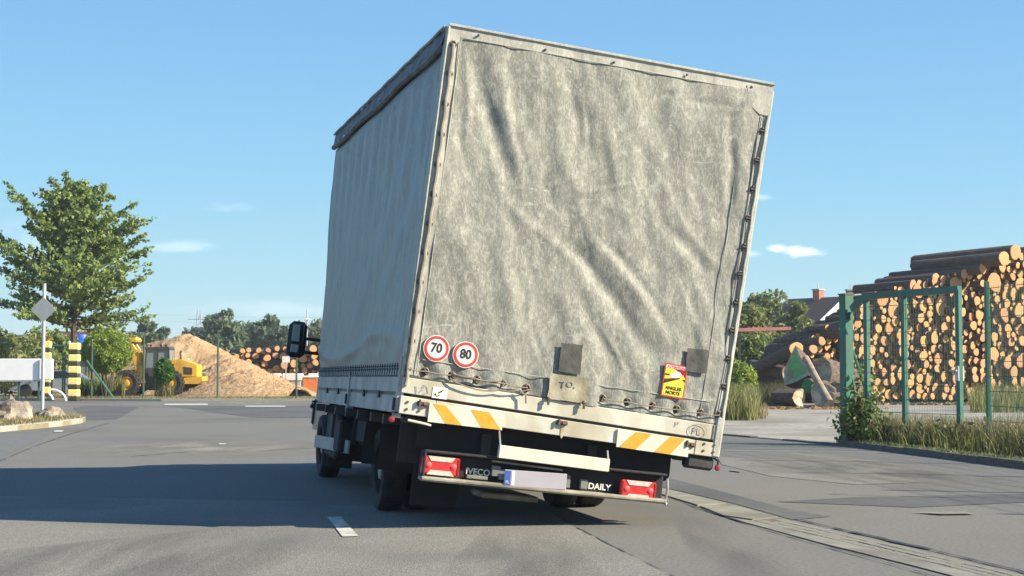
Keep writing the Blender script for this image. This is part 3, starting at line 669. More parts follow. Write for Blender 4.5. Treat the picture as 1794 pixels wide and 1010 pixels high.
# blind-spot warning sticker
x, z = rl(1180, 668); F_ = frame_at(T, x, -.026, z) @ Matrix.Rotation(R(-1.5), 4, 'Z'); w_, h_ = .158, .222
def flat(poly, zz, mi, mb): mb.add([(a * w_ / 2, b * h_ / 2, zz) for a, b in poly], [tuple(range(len(poly)))], mi)
mb = MB(); mb.box((0, 0, 0), (w_ + .018, h_ + .02, .004), 0)
flat([(-1, -1), (1, -1), (1, .78), (-1, .78)], .003, 1, mb); flat([(-1, .80), (1, .80), (1, 1), (-1, 1)], .003, 4, mb)
flat([(-1, .78), (-.2, .78), (-.0, .62), (-1, .40)], .0034, 1, mb); flat([(-.15, .78), (1, .78), (1, .30), (.6, .38), (.1, .70)], .0034, 2, mb)
flat([(-1, .42), (-.55, .42), (-.55, .30), (-1, .30)], .0034, 3, mb); flat([(-1, -.25), (-1, .02), (.45, .25), (.55, .20)], .0036, 3, mb); flat([(-1, -.05), (-1, .06), (.1, .22)], .0038, 2, mb)
flat([(-.42, .18), (.48, .26), (.72, .42), (.42, .62), (-.05, .66), (-.42, .42)], .0042, 4, mb); flat([(.55, .28), (.85, .3), (.8, .45), (.66, .45)], .0042, 1, mb); flat([(.7, .18), (1, .0), (1, .2)], .0038, 3, mb)
o = mb.build('blind_spot_sticker', [m_red, m_yel, m_lampd, m_black, m_signw], truck, fix=False); o.matrix_local = F_; o['label'] = 'red edged yellow blind spot warning sticker'
text('ATTENTION', .024, m_red, o, Matrix.Translation((0, h_ / 2 * .885, .0035)), bold=.0006); text('ANGLES', .034, m_black, o, Matrix.Translation((0, -h_ / 2 * .50, .0042)), bold=.001); text('MORTS', .034, m_black, o, Matrix.Translation((0, -h_ / 2 * .80, .0042)), bold=.001)

# ---- tailboard, frame beam, fittings
def rbox(x0, x1, z0, z1, y0, y1, mb=None, bev=.004): return (mb or MB()).box(((x0 + x1) / 2, (y0 + y1) / 2, (z0 + z1) / 2), (x1 - x0, y1 - y0, z1 - z0), bev=bev)
def T2(x, y, z): return T(x, y, z - .024 * (x / WB + .5) * min(1, max(0, z / .13)))
part(rbox(-1.225, 1.165, .150, .262, -.020, .02), 'tailboard', m_alu, T2)
part(rbox(-1.22, 1.17, .264, .276, -.016, .02), 'tailboard_seal', m_patch, T2)
part(rbox(-1.15, 1.20, .132, .150, -.008, .02), 'gap_strip', m_black, T2)
part(rbox(-1.225, -.965, .004, .130, -.022, .02), 'frame_beam', m_alu, T2); part(rbox(-.963, 1.03, .004, .130, -.020, .02), 'frame_beam', m_alu, T2); part(rbox(1.032, 1.222, .004, .130, -.024, .02), 'frame_beam', m_alu, T2)
part(rbox(1.168, 1.235, .0, .30, -.030, .05, bev=.012), 'corner_casting', m_hem, T); part(rbox(1.150, 1.166, .15, .262, -.026, .02), 'corner_gap', m_bracket, T2)
for x in (-1.17, -1.08, 1.10, 1.18):
    for z in (.04, .09):
        mb = MB(); mb.lathe([(0, .006), (.009, .005), (.010, 0)], (0, 0, 0), (0, 0, 1), 8); o = mb.build('bolt', m_rust, truck); o.matrix_local = frame_at(T, x, -.026, z)
for p in [(740, 708), (983, 741), (1207, 779)]:
    x, z = rl(*p); mb = MB(); mb.box((0, 0, .008), (.085, .034, .016), bev=.005); mb.box((-.025, .004, .02), (.014, .05, .014), bev=.003); mb.box((.02, 0, .02), (.04, .02, .012), bev=.003); o = mb.build('tailboard_latch', m_rust, truck); o.matrix_local = frame_at(T, x, -.022, z)
# rust runs below the latches: thin stains on the paint
m_stain = mat('rust_stain', (.34, .24, .12), (.46, .38, .25), .7, 20)
for p, w in (((750, 722), .03), ((984, 757), .028)):
    x, z = rl(*p); mb = MB(); mb.add([(-w / 2, .03, 0), (w / 2, .03, 0), (w / 3, -.035, 0), (0, -.05, 0), (-w / 3, -.03, 0)], [(0, 4, 3, 2, 1)]); o = mb.build('rust_stain', m_stain, truck, fix=False); o.matrix_local = frame_at(T, x, -.0245, z)
# small picture sticker and scraped marks on the tailboard
x, z = rl(770, 689); F_ = frame_at(T, x, -.0225, z); mb = MB(); mb.box((0, 0, 0), (.108, .078, .002), 0)
for a, b, c, d in ((-.03, -.015, .012, .018), (0, .006, .03, .010), (.015, .02, .022, .006), (-.01, -.02, .03, .006)): mb.box((a, b, .0014), (c, d, .001), 1, Matrix.Rotation(.6, 3, 'Z'))
o = mb.build('white_sticker', [m_signw, m_black], truck); o.matrix_local = F_
for (px, py, w, h, r) in ((728, 684, .012, .03, .4), (741, 678, .02, .014, .2), (736, 686, .008, .02, -.5), (748, 684, .008, .03, .5), (742, 691, .02, .007, .2), (1182, 744, .012, .02, .2), (1187, 742, .008, .012, 0)):
    mb = MB(); x, z = rl(px, py); q = frame_at(T, x, -.0222, z) @ Matrix.Rotation(r, 4, 'Z'); mb.add([q @ Vector(v) for v in ((-w, -h, 0), (w * .3, -h * .6, 0), (w, h * .7, 0), (0, h, 0), (-w * .4, .1 * h, 0))], [(0, 1, 2, 3, 4)]); mb.build('scrape_mark', m_grey_print, truck, fix=False)
# PL oval
x, z = rl(1221, 755); F_ = frame_at(T, x, -.028, z); mb = MB()
n = 32; ring = [(math.cos(2 * math.pi * i / n), math.sin(2 * math.pi * i / n)) for i in range(n)]
mb.add([(a * .072, b * .05, .001) for a, b in ring] + [(a * .066, b * .044, .001) for a, b in ring], [(i, (i + 1) % n, n + (i + 1) % n, n + i) for i in range(n)])
o = mb.build('country_oval', m_grey_print, truck, fix=False); o.matrix_local = F_; text('PL', .072, m_grey_print, o, Matrix.Translation((0, 0, .001)))
x, z = rl(848, 711); text('iyeco', .03, m_grey_print, truck, frame_at(T, x, -.0222, z)) if False else None
# striped reflective panels
def panel(p, mirror):
    tl, tr, br, bl = [np.array(rl(*q)) for q in p]; mb = MB()
    def Q(u, v, y): q = (tl * (1 - u) + tr * u) * (1 - v) + (bl * (1 - u) + br * u) * v; return T(q[0], y, q[1])
    base = [Q(*c, -.036) for c in ((0, 0), (1, 0), (1, 1), (0, 1))] + [Q(*c, -.022) for c in ((0, 0), (1, 0), (1, 1), (0, 1))]
    mb.add(base, [(0, 1, 2, 3), (4, 5, 6, 7), (0, 1, 5, 4), (1, 2, 6, 5), (2, 3, 7, 6), (3, 0, 4, 7)], 0); o = part(mb, 'reflector_panel', m_white)
    if not mirror: st = [(.04, .21, .46, .24), (.55, .80, .985, .72)]
    else: st = [(.25, .47, .27, .03), (.73, .94, .75, .52)]
    for (a, b, c, d) in st:
        mb = MB(); mb.add([Q(a, .02, -.0375), Q(b, .02, -.0375), Q(c, .98, -.0375), Q(d, .98, -.0375)], [(0, 1, 2, 3)]); s = mb; s.v = [tuple(Vector(v) - RL) for v in s.v]; s.build('orange_stripe', m_orange, o, fix=False)
panel([(752, 706), (881, 726), (878, 754), (748, 739)], False); panel([(1081, 752), (1206, 769), (1203, 801), (1078, 783)], True)
# floor, headboard, right side and roof
part(rbox(-1.19, 1.19, .02, .10, .02, LB), 'load_floor', m_steel, T, smooth=False)
part(rbox(-1.2, 1.2, .1, HB - .02, LB - .03, LB), 'headboard', m_side, T)
part(rbox(1.19, 1.222, .10, HB - .02, .06, LB - .05), 'side_curtain', m_side, T)
part(rbox(1.19, 1.235, .0, .26, .06, LB - .02), 'side_board', m_alu_s, T)
mb = MB(); n = 40; V = []; F = []
for j in range(n + 1):
    for i in range(11):
        x = -WB / 2 + WB * i / 10; y = -.01 + (LB + .02) * j / n; zz = HB + .004 + .006 * math.sin(math.pi * i / 10) + .006 * mn.noise(Vector((x * 2, y * 3, 0)))
        V.append(T(x, y, zz))
for j in range(n):
    for i in range(10): a = j * 11 + i; F.append((a, a + 1, a + 12, a + 11))
mb.add(V, F); part(mb, 'roof_tarp', m_roof, smooth=True)
# left side: cant rail, roof overhang, curtain
mb = MB(); mb.tube([T(-1.245, y, 2.645 - .012 * math.sin(y * 3)) for y in np.linspace(.06, LB, 30)], .028, 7); part(mb, 'cant_rail', m_roof, smooth=True)
NY, NZ2 = 150, 70; V = []; F = []
for j in range(NZ2 + 1):
    for i in range(NY + 1):
        y = .03 + (LB - .03) * i / NY; zz = 2.805 - .135 * j / NZ2
        V.append(T(-1.225 - .010 - .018 * (j / NZ2) - .010 * mn.noise(Vector((y * 7, zz * 3, 2))) - .004 * math.sin(y * 23), y, zz))
for j in range(NZ2):
    for i in range(NY): a = j * (NY + 1) + i; F.append((a, a + 1, a + NY + 2, a + NY + 1))
mb = MB(); mb.add(V, F); part(mb, 'roof_overhang', m_roof, smooth=True)
mb = MB(); mb.tube([T(-1.252, y, 2.79 + .004 * math.sin(y * 9)) for y in np.linspace(0, LB, 30)], .010, 6); part(mb, 'roof_piping', m_hem, smooth=True)
NY, NZ2 = 260, 150; V = []; F = []
for j in range(NZ2 + 1):
    for i in range(NY + 1):
        y = .05 + (LB - .05) * i / NY; v = j / NZ2; zz = .345 + 2.28 * v
        d = .006 * mn.noise(Vector((y * 1.1, zz * .8, 9))) + .012 * (v ** 2) * math.sin(y * 14 + 1.5 * mn.noise(Vector((y, zz * .5, 0)))) * (1 if v > .3 else v / .3)
        g = y * .8 + zz * 1.1
        d += .020 * mn.noise(Vector((g * 2.2, (y - zz) * .35, 4))) * (1 - v * .5) + .004 * mn.noise(Vector((y * 9, zz * 6, 1)))
        d += .02 * math.exp(-((zz - .50 - .10 * math.sin(y * 1.2)) / .06) ** 2) * min(1, y / 1.5)      # roll of slack above the buckles
        e = min(1, (1 - v) / .05, v / .05, (y - .05) / .1 + .2)
        V.append(T(-1.222 - max(0, e) * (d + .012), y, zz))
for j in range(NZ2):
    for i in range(NY): a = j * (NY + 1) + i; F.append((a, a + 1, a + NY + 2, a + NY + 1))
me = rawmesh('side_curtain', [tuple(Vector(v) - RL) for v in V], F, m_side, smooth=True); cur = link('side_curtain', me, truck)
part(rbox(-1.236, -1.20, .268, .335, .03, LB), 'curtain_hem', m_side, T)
# curtain buckles
m_bkl = mat('strap_grey', (.05, .055, .06), (.09, .095, .10), .7, 20)
mb = MB(); mb.box((0, 0, 0), (.012, .026, .014)); mb.box((-.004, 0, .020), (.006, .010, .04)); mb.box((0, 0, -.025), (.006, .008, .04)); bme = None
for i in range(44):
    y = .12 + i * (LB - .2) / 44
    if bme is None: bk = mb.build('buckle', m_bkl, cur); bme = bk.data
    else: bk = link('buckle', bme, cur)
    o_ = T(-1.250, y, .315) - RL; ex = (T(-1.2, y, .3) - T(-1.25, y, .3)).normalized(); ez = (T(-1.2, y, .4) - T(-1.2, y, .3)).normalized(); ey_ = ez.cross(ex)
    mm = Matrix((ex, ey_, ez)).transposed().to_4x4(); mm.translation = o_; bk.matrix_local = mm
# side boards in two lengths with a stanchion between
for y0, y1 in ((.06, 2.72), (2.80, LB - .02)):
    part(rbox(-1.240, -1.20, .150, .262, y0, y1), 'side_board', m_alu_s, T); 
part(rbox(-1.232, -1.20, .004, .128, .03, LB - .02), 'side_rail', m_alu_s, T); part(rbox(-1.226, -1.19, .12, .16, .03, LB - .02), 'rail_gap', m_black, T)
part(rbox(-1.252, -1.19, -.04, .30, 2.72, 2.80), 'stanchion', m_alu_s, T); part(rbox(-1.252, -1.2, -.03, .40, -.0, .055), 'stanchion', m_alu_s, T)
for y in (.9, 1.75, 3.5, 4.4):
    part(rbox(-1.25, -1.235, .10, .155, y, y + .05), 'hinge', m_steel, T)
for y in (2.76, .03): part(rbox(-1.268, -1.252, .02, .11, y - .02, y + .02), 'latch_handle', m_steel, T)
# round marker lamps on stalks
for (px, py, yy, mm) in ((686, 735, -.01, m_amber), (1257, 820, -.01, m_amber), (547, 712, LB - .1, m_dark)):
    x, z = inv(T, px, py, yy); c = T(x, yy, z); mb = MB(); mb.lathe([(0, -.018), (.018, -.014), (.024, 0), (.018, .014), (0, .018)], c, (.24, -.97, 0), 12); part(mb, 'marker_lamp', mm, smooth=True)
    xa = max(-1.19, min(1.19, x)); mb = MB(); mb.tube([c, T(x, yy + .01, z + .05), T(xa * .99, yy + .02, .01)], .009, 6); part(mb, 'lamp_stalk', m_dark)
mb = MB(); mb.box((1.10, .06, -.05), (.22, .12, .10), bev=.02); mb.box((.98, .10, -.03), (.14, .10, .05), bev=.015); part(mb, 'corner_bracket', m_steel, T)
mb = MB(); mb.box((-1.08, .08, -.03), (.20, .12, .05), bev=.015); part(mb, 'corner_bracket', m_steel, T)
mb = MB(); mb.tube([T(-1.15, -.02, -.035), T(-1.02, -.03, -.045), T(-.98, -.02, -.05)], .009, 6); part(mb, 'pull_handle', m_alu)

# ---- chassis, in the chassis frame K
mb = MB()
for s in (-1, 1): mb.box((s * .40, 3.3, .20), (.07, 6.4, .15))
for y in (.6, 1.4, 2.4, 3.4, 4.4, 5.3): mb.box((0, y, .20), (.8, .07, .12))
part(mb, 'chassis_frame', m_steel, K)
mb = MB()
for y in (.5, 1.1, 1.8, 2.5, 3.2, 3.9, 4.6): mb.box((0, y, .305), (2.2, .06, .07))
part(mb, 'cross_bearer', m_steel, K)
# bumper unit
bx0, bz0 = kl(735, 838); bx1, bz1 = kl(1158, 888)
print('bumper', bx0, bz0, bx1, bz1)
w2 = .915
def kbox(p0, p1, y0=-.03, y1=.0, bev=.004, mb=None):
    x0, z0 = kl(*p0, y0); x1, z1 = kl(*p1, y0)
    return (mb or MB()).box(((x0 + x1) / 2, (y0 + y1) / 2, (z0 + z1) / 2), (abs(x1 - x0), y1 - y0, abs(z1 - z0)), bev=bev)
zt, zb = kl(740, 796)[1], kl(740, 832)[1]
mb = MB(); mb.box(((bx0 + bx1) / 2, .04, (zt + zb) / 2), (bx1 - bx0, .08, zt - zb + .03), bev=.01); part(mb, 'bumper_housing', m_dark, K)
mb = MB(); mb.box(((bx0 + bx1) / 2, -.01, zt + .025), (bx1 - bx0, .14, .022), bev=.008); mb.box((bx0 + .008, -.01, (zt + zb) / 2), (.02, .14, zt - zb + .05), bev=.006); part(mb, 'bumper_rim', m_dark, K)
mb = MB(); mb.box(((bx0 + bx1) / 2, -.03, zb - .022), (bx1 - bx0 + .02, .12, .036), bev=.012); part(mb, 'bumper_beam', m_grime, K, smooth=False)
mb = MB(); mb.tube([K(bx1 + .008, -.06, zb - .03), K(bx1 + .012, -.07, zb + .08), K(bx1 + .006, -.06, zt)], .009, 6); mb.lathe([(0, -.016), (.018, 0), (0, .016)], K(bx1 + .008, -.07, zb - .035), (1, 0, 0), 8); part(mb, 'bumper_end_stay', m_alu_s)
# tail lamps
def lamp(c, w, h):
    x, z = kl(*c, -.06); f0 = frame_at(K, x, -.045, z)
    mb = MB(); mb.box((0, 0, 0), (w, h, .05), 0, bev=.012); mb.box((-w / 2 + .012, 0, .004), (.018, h * .86, .05), 1, bev=.004) ; mb.box((w / 2 - .012, 0, .004), (.018, h * .86, .05), 1, bev=.004)
    o = mb.build('tail_lamp', [m_lamp, m_lampd], truck); o.matrix_local = f0
    for s in (-1, 1):
        mb = MB(); a, b = w * .36, w * .27
        mb.prism([(-a, s * h * .49), (a, s * h * .49), (b, s * h * .24), (-b, s * h * .24)], lambda u, v: (u, v, .018), lambda u, v: (u, v, .029)); q = mb.build('reversing_lens', m_lampc, o)
    mb = MB()
    for s in (-1, 1): mb.lathe([(0, .030), (.020, .029), (.026, .024)], (s * w * .33, 0, 0), (0, 0, 1), 12)
    mb.build('lamp_reflector', m_lampr, o, smooth=True)
lamp((772, 817), .272, .132); lamp((1118, 859), .272, .132)
x, z = kl(838, 828, -.02); text('IVECO', .062, m_signw, truck, frame_at(K, x, -.008, z), bold=.0012, sx=1.0)
x, z = kl(1051, 854, -.02); text('DAILY', .062, m_signw, truck, frame_at(K, x, -.008, z), bold=.0012, sx=1.0)
# plate with blue band
x, z = kl(938, 841, -.085); F_ = frame_at(K, x, -.085, z) @ Matrix.Rotation(R(1.5), 4, 'Z'); mb = MB(); mb.box((0, 0, 0), (.46, .115, .006), bev=.003); o = mb.build('number_plate', m_plate, truck); o.matrix_local = F_
mb = MB(); mb.box((-.205, 0, .004), (.042, .105, .002)); q = mb.build('plate_band', m_blue, o); text('PL', .028, m_signw, o, Matrix.Translation((-.205, -.03, .0055))); mb = MB(); mb.box((-.165, 0, .004), (.022, .1, .002)); mb.build('plate_edge', m_signw, o)
for a, b in (((863, 816), (876, 836)), ((876, 823), (884, 842)), ((1018, 840), (1029, 858)), ((990, 832), (998, 856))): part(kbox(a, b, -.06, -.02), 'plate_bracket', m_bracket, K)
part(kbox((818, 832), (854, 842), -.05, -.01), 'bumper_step', m_bracket, K); part(kbox((1030, 862), (1066, 872), -.05, -.01), 'bumper_step', m_bracket, K)
mb = MB(); x0, z0 = kl(862, 808, -.05); x1, z1 = kl(985, 824, -.05); mb.bar((x0, -.05, z0), (x1, -.05, z1), .02, .014); part(mb, 'plate_lamp_bar', m_grime, K)
# white under-run bar
x0, z0 = kl(873, 791, -.10); x1, z1 = kl(1066, 816, -.10); zc = (z0 + z1) / 2
mb = MB(); mb.bar((x0, -.10, z0), (x1, -.10, z1), .05, .092, bev=.004); part(mb, 'underrun_bar', m_white, K)
for (a, b) in (((874, 752), (877, 785)), ((1064, 792), (1066, 812))):
    xa, za = kl(*a, -.08); xb, zb_ = kl(*b, -.08); mb = MB(); mb.bar((xa, -.08, za + .01), (xb, -.08, zb_), .012, .012); part(mb, 'bar_bracket', m_alu_s, K)
mb = MB(); mb.box((0, .16, .24), (1.8, .05, .22)); part(mb, 'rear_crossmember', m_dark, K)
# mud flaps / guards
x0, z0 = kl(702, 742, .2); x1, z1 = kl(874, 800, .2)
mb = MB(); mb.box(((x0 + x1) / 2, .22, (z0 + z1) / 2 - .03), (x1 - x0, .02, abs(z1 - z0) + .16), bev=.008); part(mb, 'mud_flap', m_dark, K)
mb = MB(); mb.box((-.60, .78, -.04), (.36, .02, .56), bev=.006); part(mb, 'mud_flap', m_dark, K)
xr0, zr0 = kl(1066, 790, .2); xr1, zr1 = kl(1166, 836, .2)
mb = MB(); poly = []
cx_, cz_, hw, hh = (xr0 + xr1) / 2, (zr0 + zr1) / 2 + .05, (xr1 - xr0) / 2, .16
for (sx, sz, a0) in ((1, 1, 0), (-1, 1, 90), (-1, -1, 180), (1, -1, 270)):
    for k in range(5): a = R(a0 + 22.5 * k); r = .06; poly.append((cx_ + sx * (hw - r) + r * math.cos(a), cz_ + sz * (hh - r) + r * math.sin(a)))
mb.prism(poly, lambda u, v: (u, .12, v), lambda u, v: (u, .5, v)); part(mb, 'mud_guard', m_dark, K)
for s in (-1,):
    mb = MB(); V = []
    for i in range(15):
        a = R(-15 + 210 * i / 14)
        for xx in (-1.02, -.46): V.append((xx, 1.42 - .42 * math.cos(a), .02 + .42 * math.sin(a)))
    mb.add(V, [(2 * i, 2 * i + 1, 2 * i + 3, 2 * i + 2) for i in range(14)]); part(mb, 'mud_guard', m_dark, K, smooth=True)
# underbody boxes and tank on the left, side guard
mb = MB(); mb.box((-.62, 3.1, .14), (.4, 1.1, .26), bev=.04); part(mb, 'fuel_tank', m_dark, K)
mb = MB(); mb.box((-.72, 4.65, .05), (.40, .8, .46), bev=.03); mb.box((-.80, 4.0, .06), (.3, .35, .3), bev=.02); part(mb, 'battery_box', m_dark, K)
mb = MB(); mb.box((-.93, 4.55, .14), (.03, .16, .24), bev=.01); part(mb, 'tool_holder', m_steel, K)
mb = MB(); mb.box((.75, 3.2, .08), (.5, 1.6, .26), bev=.03); part(mb, 'storage_box', m_dark, K)
mb = MB(); SGA, SGB = inv(K, 553, 773, 5.15), inv(K, 611, 784, 3.7); print('guard', SGA, SGB); mb.bar((SGA[0], 5.15, SGA[1]), (SGB[0], 3.7, SGB[1]), .025, .125, bev=.005); part(mb, 'side_guard', m_alu_s, K)
for y in (3.8, 4.9): mb = MB(); mb.bar((SGB[0] + .05, y, -.0), (SGB[0] + .07, y, .34), .04, .04); part(mb, 'guard_bracket', m_steel, K)
part(kbox((845, 862), (943, 882), .3, .7, .01), 'axle_guard', m_grime, K)
# front mud guard and wheels
def wheel(center, ax, r, w, name='wheel', dual=False):
    c = Vector(center) - RL; g = bpy.data.objects.new(name, None); COL.objects.link(g); g.parent = truck; g.location = c; ax = Vector(ax).normalized()
    mb = MB(); h = w / 2
    mb.lathe([(r * .62, -h * .8), (r * .80, -h), (r * .95, -h * .92), (r * .995, -h * .70), (r, -h * .3), (r * .99, -h * .28), (r * .99, -h * .2), (r, -h * .18), (r, h * .18), (r * .99, h * .2), (r * .99, h * .28), (r, h * .3), (r * .995, h * .70), (r * .95, h * .92), (r * .80, h), (r * .62, h * .8)], (0, 0, 0), ax, 36, closed=True)
    mb.build('tyre', m_rub, g, smooth=True)
    mb = MB(); mb.lathe([(r * .63, -h * .8), (r * .58, -h * .6), (r * .55, h * .2), (r * .3, h * .3), (r * .24, h * .75), (0, h * .8)] if not dual else [(r * .63, -h * .8), (r * .58, -h * .6), (r * .52, -h * .2), (r * .3, -h * .1), (0, 0)], (0, 0, 0), ax, 24); mb.build('rim', m_rim, g, smooth=True)
ax = Vector((math.cos(YAW), math.sin(YAW), -.03)); fw = Vector((-math.sin(YAW), math.cos(YAW), 0))
RA = Vector((-.18, 12.72, .33)); FA = RA + fw * 4.15
for s in (-1, 1):
    for d in (.60, .84): wheel(RA + Vector((ax.x, ax.y, 0)) * s * d + Vector((0, 0, .0)), ax * s, .33, .205, dual=(d < .7))
    wheel(FA + Vector((ax.x, ax.y, 0)) * s * .80, ax * s, .33, .21)
mb = MB(); mb.tube([RA - ax * .8, RA + ax * .8], .06, 8); mb.lathe([(.05, -.16), (.15, 0), (.05, .16)], RA, ax, 12); part(mb, 'rear_axle', m_steel)
mb = MB(); mb.tube([FA - ax * .75, FA + ax * .75], .045, 8); part(mb, 'front_axle', m_steel)
mb = MB(); V = []
for i in range(15):
    a = R(-25 + 225 * i / 14)
    for xx in (-.82, -.52): V.append((xx, 5.62 - .40 * math.cos(a), -.02 + .40 * math.sin(a)))
mb.add(V, [(2 * i, 2 * i + 1, 2 * i + 3, 2 * i + 2) for i in range(14)]); part(mb, 'front_mud_guard', m_dark, K)
mb = MB(); mb.box((-.74, 5.1, -.12), (.26, .04, .34), bev=.01); part(mb, 'mud_flap', m_dark, K)
# ---- cab
prof = [(5.38, .02), (5.38, 1.78), (5.6, 1.90), (6.15, 1.88), (6.75, 1.12), (7.35, .86), (7.50, .60), (7.50, .02), (6.15, .02), (6.0, .36), (5.62, .50), (5.42, .30)]
mb = MB(); nP = len(prof)
CBO = .13
def cabx(z): return .90 if z < 1.0 else .90 - .14 * (z - 1.0)
V = [(-cabx(z) + CBO, y, z) for y, z in prof] + [(cabx(z) + CBO, y, z) for y, z in prof]
mb.add(V, [tuple(range(nP)), tuple(range(nP, 2 * nP))[::-1]] + [(i, (i + 1) % nP, nP + (i + 1) % nP, nP + i) for i in range(nP)]); part(mb, 'cab_body', m_cab, K)
for s in (-1, 1):
    g = [(5.62, 1.10), (5.62, 1.66), (6.1, 1.66), (6.55, 1.10)]
    mb = MB(); mb.add([(s * (cabx(z) + .006) + CBO, y, z) for y, z in g], [(0, 1, 2, 3)]); part(mb, 'side_window', m_glass, K)
    mb = MB(); mb.box((s * .906 + CBO, 5.75, .95), (.02, .14, .03), bev=.006); part(mb, 'door_handle', m_dark, K)
    mb = MB(); mb.box((s * .70 + CBO, 7.49, .68), (.3, .08, .16), bev=.03); part(mb, 'headlight', m_lampc, K)
mb = MB(); mb.add([(-.6, 6.22, 1.81), (.86, 6.22, 1.81), (.94, 6.72, 1.18), (-.68, 6.72, 1.18)], [(0, 1, 2, 3)]); mb.v = [(a, b + .012, c + .012) for a, b, c in mb.v]; part(mb, 'windscreen', m_glass, K)
mb = MB(); mb.box((CBO, 7.5, .22), (1.84, .16, .36), bev=.05); part(mb, 'front_bumper', m_dark, K); mb = MB(); mb.box((CBO, 7.51, .58), (1.0, .05, .22), bev=.02); part(mb, 'grille', m_dark, K)
# mirrors
for s in (-1, 1):
    if s < 0: x, z = inv(K, 521, 595, 6.35)
    cxm = s * abs(x)
    mb = MB(); mb.box((cxm, 6.40, z), (.20, .13, .40), bev=.045); mr = part(mb, 'wing_mirror', m_dark, K)
    mb = MB(); mb.box((cxm, 6.333, z + .07), (.13, .006, .19), bev=.002); part(mb, 'mirror_glass', m_mirror, K, mr); mb = MB(); mb.box((cxm, 6.333, z - .10), (.13, .006, .09), bev=.002); part(mb, 'mirror_glass', m_mirror, K, mr)
    for dz in (.02, -.13): mb = MB(); mb.bar((cxm, 6.42, z + dz), (s * .84 + CBO, 6.46, z + dz - .0), .05, .035, bev=.01); part(mb, 'mirror_arm', m_dark, K, mr)

# ============================================================ LEFT: ISLAND, SIGN, POSTS, YARD
def blockmesh(): pass
m_galv = mat('galvanised_pole', (.42, .43, .44), (.52, .53, .54), .45, 10, metal=.35)
m_signback = mat('sign_back', (.30, .32, .32), (.40, .42, .42), .5, 4, metal=.3)
m_rock = mat('rock', (.13, .105, .08), (.30, .25, .19), .95, 3, .03, 10, c3=(.38, .33, .26), s3=2)
m_green = mat('green_metal', (.02, .12, .085), (.035, .16, .115), .45, 6, c3=(.05, .11, .07), s3=1.5)
m_green_d = mat('green_post', (.035, .075, .05), (.05, .10, .07), .55, 6)
m_barrier = mat('white_panel', (.80, .79, .76), (.85, .84, .81), .5, 3)
m_postY = mat('post_yellow', (.55, .46, .12), (.66, .56, .19), .7, 8, obrand=.15)
m_postK = mat('post_black', (.025, .023, .02), (.05, .045, .04), .8, 10)
m_chip = mat('woodchips', (.29, .175, .08), (.42, .27, .135), .95, 14, .06, 7, c3=(.47, .32, .17), s3=.7)
m_yellow = mat('loader_yellow', (.72, .38, .02), (.80, .45, .04), .45, 5, c3=(.45, .27, .05), s3=1.2)
m_loaderk = mat('loader_dark', (.03, .03, .032), (.06, .055, .05), .6, 6)
m_conc = mat('concrete_block', (.30, .31, .29), (.42, .42, .39), .9, 4)
m_white_p = mat('painted_white', (.66, .66, .63), (.74, .74, .71), .7, 5)
# island
isl = [gr(-260, 770), gr(-120, 764), gr(0, 757.5), gr(60, 752), gr(110, 747), gr(140, 742.5), gr(150, 739), gr(140, 736), gr(110, 733.5), gr(60, 732), gr(-260, 730)]
n_ = len(isl)
mb = MB(); mb.add([(p.x, p.y, .10) for p in isl] + [(p.x, p.y, -.02) for p in isl], [tuple(range(n_))] + [((i + 1) % n_, i, n_ + i, n_ + (i + 1) % n_) for i in range(n_)]); struct(mb.build('traffic_island', m_field))
kerb('kerb', isl[:9], .22, .115, m_kerb, 1, 2.5)
def inpoly(x, y, P):
    c = False; j = len(P) - 1
    for i in range(len(P)):
        if (P[i].y > y) != (P[j].y > y) and x < (P[j].x - P[i].x) * (y - P[i].y) / (P[j].y - P[i].y) + P[i].x: c = not c
        j = i
    return c
def scatter(P, n, z=.1, margin=None):
    xs = [p.x for p in P]; ys = [p.y for p in P]; o = []
    while len(o) < n:
        x, y = random.uniform(min(xs), max(xs)), random.uniform(min(ys), max(ys))
        if inpoly(x, y, P): o.append((x, y, z))
    return o
tufts('dry_grass', scatter(isl, 9000, .09), .10, .010, m_grass_dry, 'short dry grass covering the traffic island', 'grass', .5)
def rock(px, py, w, h, label, seed):
    c = gr(px, py, .08); mb = MB(); n1, n2 = 22, 12; V = []; F = []; r_ = Vector((seed * 3.1, seed, 0))
    for j in range(n2 + 1):
        for i in range(n1):
            a = 2 * math.pi * i / n1; b = math.pi / 2 * j / n2; d = Vector((math.cos(a) * math.cos(b), math.sin(a) * math.cos(b), math.sin(b)))
            k = 1 + .38 * mn.noise(d * 1.5 + r_) + .14 * mn.noise(d * 4 + r_)
            k = k * (.92 + .12 * round(mn.noise(d * 2.3 + r_ * 2) * 3) / 3)
            V.append((d.x * w / 2 * k, d.y * w / 2 * k * .8, d.z ** .8 * h * k - .03))
    for j in range(n2):
        for i in range(n1): F.append((j * n1 + i, j * n1 + (i + 1) % n1, (j + 1) * n1 + (i + 1) % n1, (j + 1) * n1 + i))
    mb.add(V, F); o = mb.build('boulder', m_rock, None); o.location = c; return tag(o, label, 'rock')
rock(22, 738, .95, .50, 'large pale brown boulder on the traffic island left of the sign pole', 3)
rock(88, 733.5, .72, .27, 'low pale boulder lying right of the sign pole on the island', 8)
rock(60, 733.5, .32, .13, 'small dark stone beside the foot of the sign pole', 12)
